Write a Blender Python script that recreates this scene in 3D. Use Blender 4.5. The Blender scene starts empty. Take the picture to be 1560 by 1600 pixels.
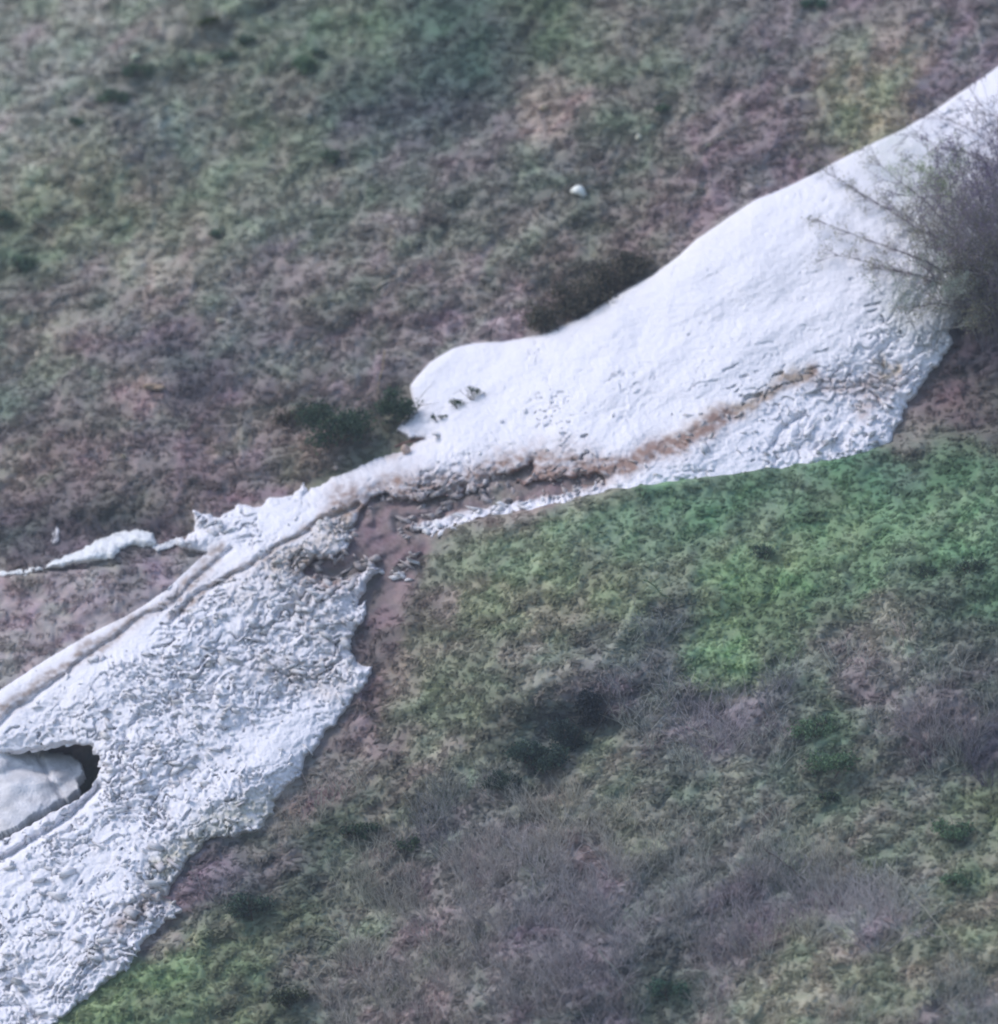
import bpy, math, random
import numpy as np
from mathutils import Vector

random.seed(7)
RNG = np.random.default_rng(7)
SC = bpy.context.scene
COL = SC.collection

# ------------------------------------------------------------------ camera
# The camera stands on the opposite side of the valley, 300 m off, looking a little down.
DIST, PITCH = 300.0, math.radians(8.0)
FPX = 12000.0                      # focal length in photo pixels (photo is 1560 x 1600)
CAM = np.array([0.0, -DIST * math.cos(PITCH), DIST * math.sin(PITCH)])
FWD = np.array([0.0, math.cos(PITCH), -math.sin(PITCH)])
UPV = np.array([0.0, math.sin(PITCH), math.cos(PITCH)])
cd = bpy.data.cameras.new("camera")
cam = bpy.data.objects.new("camera", cd)
COL.objects.link(cam)
cam.location = CAM
cam.rotation_euler = (math.pi / 2 - PITCH, 0, 0)
cd.sensor_fit = 'VERTICAL'
cd.sensor_height = 24.0
cd.lens = FPX * 24.0 / 1600.0
cd.clip_start = 1.0
cd.clip_end = 5000.0
cd.dof.use_dof = True
cd.dof.focus_distance = 289.0
cd.dof.aperture_fstop = 0.088
SC.camera = cam

# ------------------------------------------------------------------ light
SUN_TO = np.array([-0.62, 0.10, 0.78]); SUN_TO /= np.linalg.norm(SUN_TO)
el = math.asin(SUN_TO[2]); az = math.atan2(SUN_TO[0], SUN_TO[1])
w = bpy.data.worlds.new("World"); SC.world = w; w.use_nodes = True
nt = w.node_tree; nt.nodes.clear()
sky = nt.nodes.new('ShaderNodeTexSky'); sky.sky_type = 'NISHITA'; sky.sun_disc = False
sky.sun_elevation = el; sky.sun_rotation = az; sky.air_density = 1.0; sky.dust_density = 1.2; sky.ozone_density = 1.0
bg = nt.nodes.new('ShaderNodeBackground'); bg.inputs['Strength'].default_value = 0.11
out = nt.nodes.new('ShaderNodeOutputWorld')
nt.links.new(sky.outputs[0], bg.inputs[0]); nt.links.new(bg.outputs[0], out.inputs[0])
sd = bpy.data.lights.new("sun", 'SUN'); sd.energy = 1.1; sd.angle = math.radians(20); sd.color = (1.0, 0.95, 0.93)
so = bpy.data.objects.new("sun", sd); COL.objects.link(so)
so.rotation_euler = Vector(SUN_TO).to_track_quat('Z', 'Y').to_euler()
vs = SC.view_settings
vs.view_transform = 'Standard'; vs.look = 'None'; vs.gamma = 1.0; vs.exposure = 0.95; vs.use_curve_mapping = False
HAZE = 0.00022
SC.cycles.filter_width = 2.0
SC.cycles.max_bounces = 5
SC.cycles.diffuse_bounces = 3

# ------------------------------------------------------------------ mapping: place on the hillside <-> (x right, y down) in photo pixels
NRM = np.array([-0.25, -0.74, 1.0]); NRM /= np.linalg.norm(NRM)

def P(px, py, h):
    """point on the hillside plane raised by h metres along its normal"""
    px = np.asarray(px, float); py = np.asarray(py, float); h = np.asarray(h, float)
    d = (FWD[None] * FPX + np.stack([px - 780.0, 0 * px, 0 * px], -1).reshape(-1, 3)
         + UPV[None] * (800.0 - py).reshape(-1, 1))
    t = (h.reshape(-1) - NRM @ CAM) / (d @ NRM)
    return CAM[None] + d * t[:, None]

# ------------------------------------------------------------------ noise
def _hash(ix, iy, seed):
    n = (ix.astype(np.int64) * 374761393 + iy.astype(np.int64) * 668265263 + seed * 974634777) & 0xffffffff
    n = ((n ^ (n >> 13)) * 1274126177) & 0xffffffff
    n = n ^ (n >> 16)
    return n & 0xffffffff

def perlin(x, y, seed=0):
    x0 = np.floor(x); y0 = np.floor(y); fx = x - x0; fy = y - y0
    u = fx * fx * fx * (fx * (fx * 6 - 15) + 10); v = fy * fy * fy * (fy * (fy * 6 - 15) + 10)
    def g(ix, iy, dx, dy):
        a = _hash(ix, iy, seed) * (2 * math.pi / 4294967296.0)
        return np.cos(a) * dx + np.sin(a) * dy
    n00 = g(x0, y0, fx, fy); n10 = g(x0 + 1, y0, fx - 1, fy)
    n01 = g(x0, y0 + 1, fx, fy - 1); n11 = g(x0 + 1, y0 + 1, fx - 1, fy - 1)
    a = n00 + u * (n10 - n00); b = n01 + u * (n11 - n01)
    return (a + v * (b - a)) * 1.5

def fbm(x, y, seed=0, octs=4, gain=0.5):
    s = 0; a = 1.0; t = 0
    for i in range(octs):
        s = s + a * perlin(x * 2 ** i, y * 2 ** i, seed + 31 * i); t += a; a *= gain
    return s / t

def voronoi(x, y, seed=0):
    """F1, F2-F1 and a per-cell random number"""
    x0 = np.floor(x); y0 = np.floor(y)
    f1 = np.full(x.shape, 9.0); f2 = np.full(x.shape, 9.0); cid = np.zeros(x.shape)
    for i in (-1, 0, 1):
        for j in (-1, 0, 1):
            cx = x0 + i; cy = y0 + j
            hx = _hash(cx, cy, seed) / 4294967296.0; hy = _hash(cx, cy, seed + 17) / 4294967296.0
            d = np.hypot(cx + hx - x, cy + hy - y); rid = _hash(cx, cy, seed + 53) / 4294967296.0
            near = d < f1
            f2 = np.where(near, f1, np.minimum(f2, d)); cid = np.where(near, rid, cid); f1 = np.where(near, d, f1)
    return f1, f2 - f1, cid

def plates(x, y, seed=0):
    """tilted broken plates: every cell is a small plane with its own height and slope"""
    x0 = np.floor(x); y0 = np.floor(y); f1 = np.full(x.shape, 9.0); val = np.zeros(x.shape)
    for i in (-1, 0, 1):
        for j in (-1, 0, 1):
            cx = x0 + i; cy = y0 + j
            hs = [_hash(cx, cy, seed + q) / 4294967296.0 for q in (0, 17, 53, 71, 89)]
            dx = x - cx - hs[0]; dy = y - cy - hs[1]; d = np.abs(dx) * .8 + np.abs(dy) * 1.1 + .25 * np.abs(dx + dy)
            v = (hs[2] - .5) * .9 + (hs[3] - .5) * 2.2 * dx + ((hs[4] - .5) * 1.6 - .9) * dy
            near = d < f1; val = np.where(near, v, val); f1 = np.where(near, d, f1)
    return val

def ss(a, b, x):
    t = np.clip((x - a) / (b - a), 0, 1); return t * t * (3 - 2 * t)

def sdf(poly, x, y):
    """signed distance in pixels to a polygon, positive inside"""
    pts = np.array(poly, float); n = len(pts)
    sh = x.shape; x = x.reshape(-1); y = y.reshape(-1)
    best = np.full(x.shape, 1e12); inside = np.zeros(x.shape, bool)
    for i in range(n):
        ax, ay = pts[i]; bx, by = pts[(i + 1) % n]
        ex, ey = bx - ax, by - ay; L = ex * ex + ey * ey + 1e-9
        t = np.clip(((x - ax) * ex + (y - ay) * ey) / L, 0, 1)
        best = np.minimum(best, (x - ax - t * ex) ** 2 + (y - ay - t * ey) ** 2)
        c = ((ay > y) != (by > y))
        xi = ax + (y - ay) * ex / (ey if abs(ey) > 1e-9 else 1e-9)
        inside ^= c & (x < xi)
    d = np.sqrt(best)
    return np.where(inside, d, -d).reshape(sh)

def dline(pl, x, y):
    pts = np.array(pl, float); best = np.full(x.shape, 1e12)
    for i in range(len(pts) - 1):
        ax, ay = pts[i][:2]; bx, by = pts[i + 1][:2]
        ex, ey = bx - ax, by - ay; L = ex * ex + ey * ey + 1e-9
        t = np.clip(((x - ax) * ex + (y - ay) * ey) / L, 0, 1)
        best = np.minimum(best, (x - ax - t * ex) ** 2 + (y - ay - t * ey) ** 2)
    return np.sqrt(best)

# coordinates along / across the gully (it runs from the upper right to the lower left)
GA = math.radians(-33.0)
def along(x, y): return x * math.cos(GA) + y * math.sin(GA)
def across(x, y): return -x * math.sin(GA) + y * math.cos(GA)

# ------------------------------------------------------------------ outlines on the hillside
SNOW = [(3300, -1350), (2500, -560), (1900, -120), (1700, 10), (1600, 78), (1560, 103), (1500, 145), (1450, 180), (1400, 206), (1350, 230), (1300, 255), (1240, 287),
        (1180, 312), (1130, 345), (1090, 372), (1060, 400), (1020, 430), (990, 446), (950, 468), (915, 492),
        (870, 513), (840, 524), (790, 533), (740, 536), (708, 543), (672, 566), (650, 590), (641, 603), (645, 630), (632, 655),
        (618, 676), (640, 684), (665, 684), (640, 697), (600, 712), (562, 730), (520, 748), (480, 768), (474, 750), (462, 772),
        (425, 778), (400, 792), (370, 790), (345, 808), (300, 796), (305, 830), (270, 850),
        (300, 862), (322, 862), (300, 882), (262, 918), (225, 945), (196, 962), (150, 985), (110, 1008),
        (60, 1038), (0, 1078), (-100, 1140), (-500, 1420), (-1000, 1880), (-1800, 2600), (-1750, 2950), (-800, 2260), (-100, 1760), (40, 1640), (88, 1600), (112, 1578), (140, 1560),
        (165, 1535), (203, 1512), (212, 1490), (240, 1455), (285, 1424), (262, 1404), (275, 1372), (300, 1340), (330, 1312), (372, 1306), (412, 1292),
        (428, 1262), (446, 1232), (468, 1216), (476, 1192), (505, 1150), (528, 1128), (552, 1095), (560, 1080), (577, 1062), (580, 1044),
        (556, 1036), (545, 1010), (556, 985), (574, 962), (572, 938), (556, 946), (569, 925), (582, 905), (593, 886), (582, 880), (562, 890), (540, 905),
        (545, 870), (552, 830), (575, 800), (600, 800), (620, 840), (645, 870), (700, 850), (830, 845), (1000, 815), (1200, 790), (1330, 760),
        (1378, 702), (1396, 690), (1402, 668), (1430, 618), (1462, 575), (1490, 536), (1482, 524), (1520, 470), (1600, 380), (1800, 220), (2000, 60), (2650, -420), (3350, -1250)]
EARTH = [(560, 806), (576, 786), (598, 772), (640, 784), (680, 776), (720, 772), (752, 764), (790, 744), (836, 725), (826, 742), (806, 754), (860, 752),
         (905, 742), (935, 740), (940, 748), (900, 764), (850, 774), (812, 782), (751, 792), (700, 803), (660, 816), (637, 826),
         (660, 834), (640, 900), (575, 880), (545, 905), (482, 896), (470, 888), (520, 872), (548, 862), (551, 835)]
CREST = [(5000, 240), (2200, 600), (1560, 672), (1480, 680), (1400, 693), (1300, 716), (1200, 731), (1090, 745), (1000, 757), (920, 773), (830, 797), (760, 806),
         (700, 822), (640, 838), (600, 900), (570, 1050), (480, 1220), (330, 1400), (200, 1540), (0, 1700), (-1500, 2600), (-1500, 6000), (5000, 6000)]
CAVE = [(-60, 1170), (20, 1170), (52, 1166), (80, 1162), (105, 1156), (128, 1154), (146, 1160), (157, 1175), (160, 1195), (154, 1215), (146, 1226), (138, 1238),
        (120, 1252), (100, 1262), (78, 1272), (50, 1290), (20, 1306), (-60, 1345)]

def dsnow(x, y):
    wx = x + 5 * perlin(x / 23, y / 23, 5) + 2.5 * perlin(x / 8, y / 8, 6)
    wy = y + 5 * perlin(x / 23, y / 23, 7) + 2.5 * perlin(x / 8, y / 8, 8)
    # the far edge is melted smooth, the near edge is ragged
    i0 = SNOW.index((322, 862)); i1 = SNOW.index((-100, 1140))
    smooth = ss(-30, 30, dline(SNOW[4:28], x, y) - 45) * ss(8, 40, dline(SNOW[i0 + 1:i1], x, y))
    wx = x + (wx - x) * smooth; wy = y + (wy - y) * smooth
    d = sdf(SNOW, wx, wy)
    e = sdf(EARTH, wx + 9 * perlin(x / 26, y / 20, 9), wy + 7 * perlin(x / 19, y / 15, 10))
    return np.minimum(d, -e)

def macro(x, y):
    h = 0.9 * perlin(along(x, y) / 620 + 3.1, across(x, y) / 380 + 1.7, 11)
    h = h + 0.35 * fbm(along(x, y) / 210, across(x, y) / 120, 12, 3)
    return h * ss(-200, 500, np.abs(x) * 0 + 800)

def near_bank(x, y):
    wx = x + 3 * perlin(x / 30, y / 30, 21); wy = y + 3 * perlin(x / 30, y / 30, 22)
    d = sdf(CREST, wx, wy)
    amp = ss(560, 820, x) * 1.0 + 0.1
    return ss(-7, 5, d) * amp * (0.95 + 0.3 * ss(0, 160, d)) - (1 - ss(-7, 5, d)) * 0.0, d

def relief(x, y, rough=1.0):
    """tussocks and small terraces of the turf"""
    a, c = along(x, y), across(x, y)
    wq = fbm(x / 70, y / 70, 33, 2)
    k = ss(-.35, .45, fbm(x / 130, y / 110, 37, 3))
    t = 0.24 * fbm(a / 110 + wq, c / 46 + wq, 31, 3) + 0.10 * perlin(x / 38 + wq, y / 26, 38)
    t = t + (0.02 + 0.08 * k) * perlin(a / 36 + wq, c / 18, 35)
    t = t + (0.01 + 0.03 * k) * perlin(a / 15, c / 10, 36)
    return t * rough

def ground_h(x, y, near_on=True):
    dsn = dsnow(x, y)
    nb, dn = near_bank(x, y)
    m = macro(x, y)
    bed = -1.7 * ss(4, 90, dsn)
    h = m + bed
    # a deeper bed where the melt stream runs below the hollow snow
    h = h - 1.4 * np.exp(-(((x - 60) / 150) ** 2 + ((y - 1235) / 70) ** 2))
    near = m + nb
    k = ss(-7, 4, dn) * ss(560, 700, x) * (1.0 if near_on else 0.0)
    h = h * (1 - k) + near * k
    # steep little bank below the terrace at the left, undercut hollows
    tl = [(-400, 905), (0, 903), (90, 893), (200, 884), (300, 872), (340, 862)]
    dt = dline(tl, x, y); side = y - np.interp(x, [p[0] for p in tl], [p[1] for p in tl])
    h = h + (0.32 * np.exp(-(side / 60) ** 2) * (side > 0) + 0.32 * ss(-5, 0, side) * 0) * ss(420, 280, x) * ss(-350, -100, x)
    h = h - 0.5 * np.exp(-(((x - 150) / 110) ** 2 + ((y - 835) / 26) ** 2))
    h = h - 0.45 * np.exp(-(((x - 905) / 80) ** 2 + ((y - 440) / 34) ** 2))
    h = h - 0.4 * np.exp(-(((x - 664) / 16) ** 2 + ((y - 968) / 30) ** 2))
    h = h - 0.5 * np.exp(-(((x - 885) / 70) ** 2 + ((y - 1140) / 45) ** 2))
    r = np.where((dsn > 0) & (dn < 0), 0.4, 1.0)
    earthy = np.maximum(ss(70, 0, np.abs(sdf(EARTH, x, y) - 20)), 0)
    h = h + .13 * earthy * ((dsn < 0) | (r < .5)) * (fbm(x / 22, y / 15, 201, 4, .65) + .5 * perlin(along(x, y) / 60, across(x, y) / 12, 202))
    return h + relief(x, y, 1.0) * r * (1 + 0.4 * earthy)

ROUGH_PTS = [  # x, y, sigma, roughness of the snow surface
    (1100, 420, 130, .05), (1350, 300, 120, .12), (950, 560, 130, .10), (1150, 520, 120, .15), (1250, 480, 90, .08), (800, 600, 80, .18), (700, 570, 60, .08),
    (1350, 620, 80, .6), (1430, 560, 60, .6), (1200, 650, 70, .45), (1050, 700, 60, .45), (950, 640, 60, .35), (1050, 560, 50, .22), (850, 690, 60, .35),
    (600, 740, 50, .10), (700, 710, 50, .22), (450, 800, 50, .06), (340, 870, 40, .10), (700, 790, 60, .8), (900, 770, 60, .6), (1100, 735, 60, .35),
    (480, 850, 50, .75), (500, 930, 50, .85), (400, 950, 60, .7), (330, 1000, 60, .6), (540, 1040, 40, .75), (450, 1030, 70, .8), (350, 1080, 60, .7),
    (250, 1080, 60, .6), (150, 1100, 60, .5), (60, 1120, 50, .4), (500, 1110, 50, .25), (420, 1160, 60, .35), (300, 1180, 60, .6), (220, 1220, 50, .8),
    (330, 1260, 60, .5), (420, 1240, 40, .6), (200, 1330, 70, .5), (100, 1400, 70, .4), (250, 1380, 50, .8), (100, 1320, 50, .7), (60, 1500, 60, .6),
    (170, 1480, 50, .8), (40, 1590, 50, .5), (200, 970, 40, .1), (100, 1025, 40, .08), (0, 1085, 50, .1), (370, 810, 40, .5), (450, 775, 25, .6),
    (1500, 200, 60, .3), (1450, 420, 80, .5), (300, 835, 30, 1.0), (340, 815, 25, .9)]

def rbf(pts, x, y, nval):
    num = [0.0] * nval; den = 1e-9
    for p in pts:
        wgt = np.exp(-((x - p[0]) ** 2 + (y - p[1]) ** 2) / (2 * (p[2] * 0.62) ** 2)) + 1e-7 / (1 + ((x - p[0]) ** 2 + (y - p[1]) ** 2) / 1e4)
        for k in range(nval): num[k] = num[k] + wgt * p[3 + k]
        den = den + wgt
    return [n / den for n in num]

def snow_rough(x, y):
    return np.clip(rbf(ROUGH_PTS, x, y, 1)[0] * 1.05 + .03 + .12 * fbm(x / 90, y / 60, 141, 2), 0.02, 1.15)

def snow_h(x, y, dsn=None):
    if dsn is None: dsn = dsnow(x, y)
    m = macro(x, y)
    R = snow_rough(x, y)
    a, c = along(x, y), across(x, y)
    # thick melted-off body, rolled over at its far edge
    body = 0.30 * (1 - np.exp(-np.maximum(dsn, 0) / 16)) + 0.28 * (1 - np.exp(-np.maximum(dsn, 0) / 80))
    body = body + 0.22 * ss(0, 4, dsn)
    h = m + body
    h = h + 0.10 * fbm(a / 150, c / 60, 41, 3)
    # broken avalanche debris: lumps with deep gaps between them
    wx = x + 16 * perlin(x / 30, y / 30, 42) + 5 * perlin(x / 11, y / 11, 46); wy = y + 16 * perlin(x / 30, y / 30, 43) + 5 * perlin(x / 11, y / 11, 47)
    rz = .55 * perlin(x / 120, y / 120, 65)
    ax_, cx_ = along(wx, wy), across(wx, wy)
    ax_, cx_ = ax_ + rz * cx_ * .3, cx_ - rz * 60
    p1 = plates(ax_ / 46, cx_ / 17, 44)
    p2 = plates(ax_ / 22 + .3 * perlin(x / 20, y / 20, 63), cx_ / 9.5, 45)
    gap = ss(.22, .5, fbm(ax_ / 26, cx_ / 10, 66, 3))
    n1 = fbm(ax_ / 58, cx_ / 22, 67, 2); n2 = fbm(ax_ / 36 + 5.1, cx_ / 15, 68, 2)
    on = ss(-.35, .35, fbm(x / 55, y / 38, 69, 3))
    slit = ss(.84, .97, 1 - np.abs(n1) * 1.7) * (.25 + .75 * on) + .7 * ss(.80, .96, 1 - np.abs(n2) * 1.5) * on
    lump = 0.11 * p1 + 0.03 * p2 + .02 * fbm(x / 16, y / 12, 64, 2) - .07 * gap - .20 * slit * (.35 + .65 * ss(.25, 1, R))
    patch = ss(-.5, .35, fbm(a / 130, c / 60, 56, 3))
    lump = lump * (.35 + .75 * patch)
    h = h + lump * ss(0.05, 0.95, R) * 1.25
    # fine sun cups everywhere
    h = h + (0.016 + 0.02 * R) * perlin(x / 10, y / 7, 49) + 0.018 * perlin(a / 22, c / 10, 50)
    # scattered chips on the smooth part
    cw = perlin(x / 21, y / 21, 57) * .6
    chip = ss(0.50, 0.72, fbm(a / 30 + cw, c / 11 + cw, 51, 3) + .35 * perlin(x / 110, y / 80, 58)) * (0.05 + 0.20 * ss(0.08, 0.4, R))
    wisp = ss(.80, 1.0, 1 - np.abs(fbm(a / 55 + cw, c / 24 + cw, 59, 2)) * 2.2) * ss(-.1, .5, fbm(x / 90, y / 70, 60, 2))
    h = h - wisp * (.05 + .12 * ss(.05, .6, R))
    h = h - chip
    h = h - .16 * ss(-22, 2, sdf(CAVE, x, y))
    # meltwater furrows
    for pl, wd, dep in FURROWS:
        dd = dline(pl, x + 7 * perlin(x / 48, y / 48, 61) + 2 * perlin(x / 17, y / 17, 161), y + 7 * perlin(x / 48, y / 48, 62) + 2 * perlin(x / 17, y / 17, 162))
        h = h - dep * np.exp(-(dd / wd) ** 2)
    return h

FURROWS = [
    ([(360, 862), (322, 895), (285, 930), (232, 962), (160, 1010), (112, 1048), (60, 1085), (0, 1130), (-200, 1260)], 5, .22),
    ([(560, 786), (500, 815), (440, 850), (395, 880), (352, 905), (318, 925), (270, 966)], 4, .25),
    ([(1270, 585), (1205, 618), (1130, 655), (1080, 682), (1010, 718), (950, 745)], 8, .07),
    ([(160, 1225), (110, 1275), (60, 1305), (0, 1345), (-100, 1400)], 6, .5),
    ([(1205, 698), (1225, 670), (1260, 640)], 4, .18),
    ([(0, 1570), (60, 1585), (95, 1596)], 4, .2),
]
DIRT = [  # polyline, half width px, strength, sRGB colour
    ([(345, 858), (312, 898), (270, 935), (225, 962), (160, 1002), (112, 1036), (60, 1070), (0, 1112), (-200, 1240)], 11, .75, (142, 130, 134)),
    ([(560, 788), (500, 812), (440, 848), (395, 878), (352, 903), (318, 925), (270, 966)], 6, .6, (140, 122, 118)),
    ([(1275, 578), (1205, 615), (1130, 653), (1080, 680), (1010, 714), (950, 740), (900, 752)], 10, .95, (134, 114, 114)),
    ([(1250, 585), (1170, 628), (1100, 655), (1040, 690)], 14, .35, (184, 176, 172)),
    ([(540, 790), (620, 765), (700, 765), (760, 750), (830, 728), (900, 730)], 30, .75, (134, 112, 110)),
    ([(840, 750), (900, 745), (980, 722), (1060, 690), (1130, 655)], 17, .85, (138, 116, 116)),
    ([(480, 885), (520, 905), (540, 890)], 22, .7, (130, 108, 108)),
    ([(440, 880), (500, 850), (540, 820)], 22, .45, (165, 150, 140)),
    ([(205, 1440), (185, 1450), (215, 1420), (250, 1400)], 12, .7, (134, 120, 122)),
    ([(260, 1350), (300, 1330), (340, 1290), (380, 1275), (420, 1260)], 26, .5, (160, 158, 140)),
    ([(270, 1400), (300, 1370), (320, 1330)], 22, .5, (140, 130, 118)),
    ([(1290, 600), (1340, 605), (1400, 590), (1350, 640)], 16, .5, (150, 130, 130)),
    ([(1380, 560), (1385, 590), (1400, 575)], 9, .7, (165, 155, 148)),
    ([(1400, 240), (1440, 300), (1480, 420)], 46, .25, (150, 165, 150)),
    ([(1400, 480), (1450, 520), (1500, 500)], 36, .25, (150, 165, 160)),
    ([(420, 1040), (470, 1060), (520, 1065)], 26, .3, (160, 145, 140)),
    ([(380, 920), (450, 900), (480, 960), (540, 1000)], 40, .2, (165, 150, 142)),
    ([(850, 480), (940, 460), (1040, 400), (1150, 345)], 30, .12, (225, 220, 190)),
    ([(640, 690), (610, 705), (600, 695)], 10, .5, (170, 150, 145)),
]

def srgb2lin(c):
    c = np.asarray(c, float) / 255.0
    return np.where(c <= 0.04045, c / 12.92, ((c + 0.055) / 1.055) ** 2.4)
ILL = np.array([0.86, 0.90, 1.08])   # what the open sky gives a white surface here
def alb(c): return np.clip(srgb2lin(c) / ILL, 0.01, 0.9)

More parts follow.
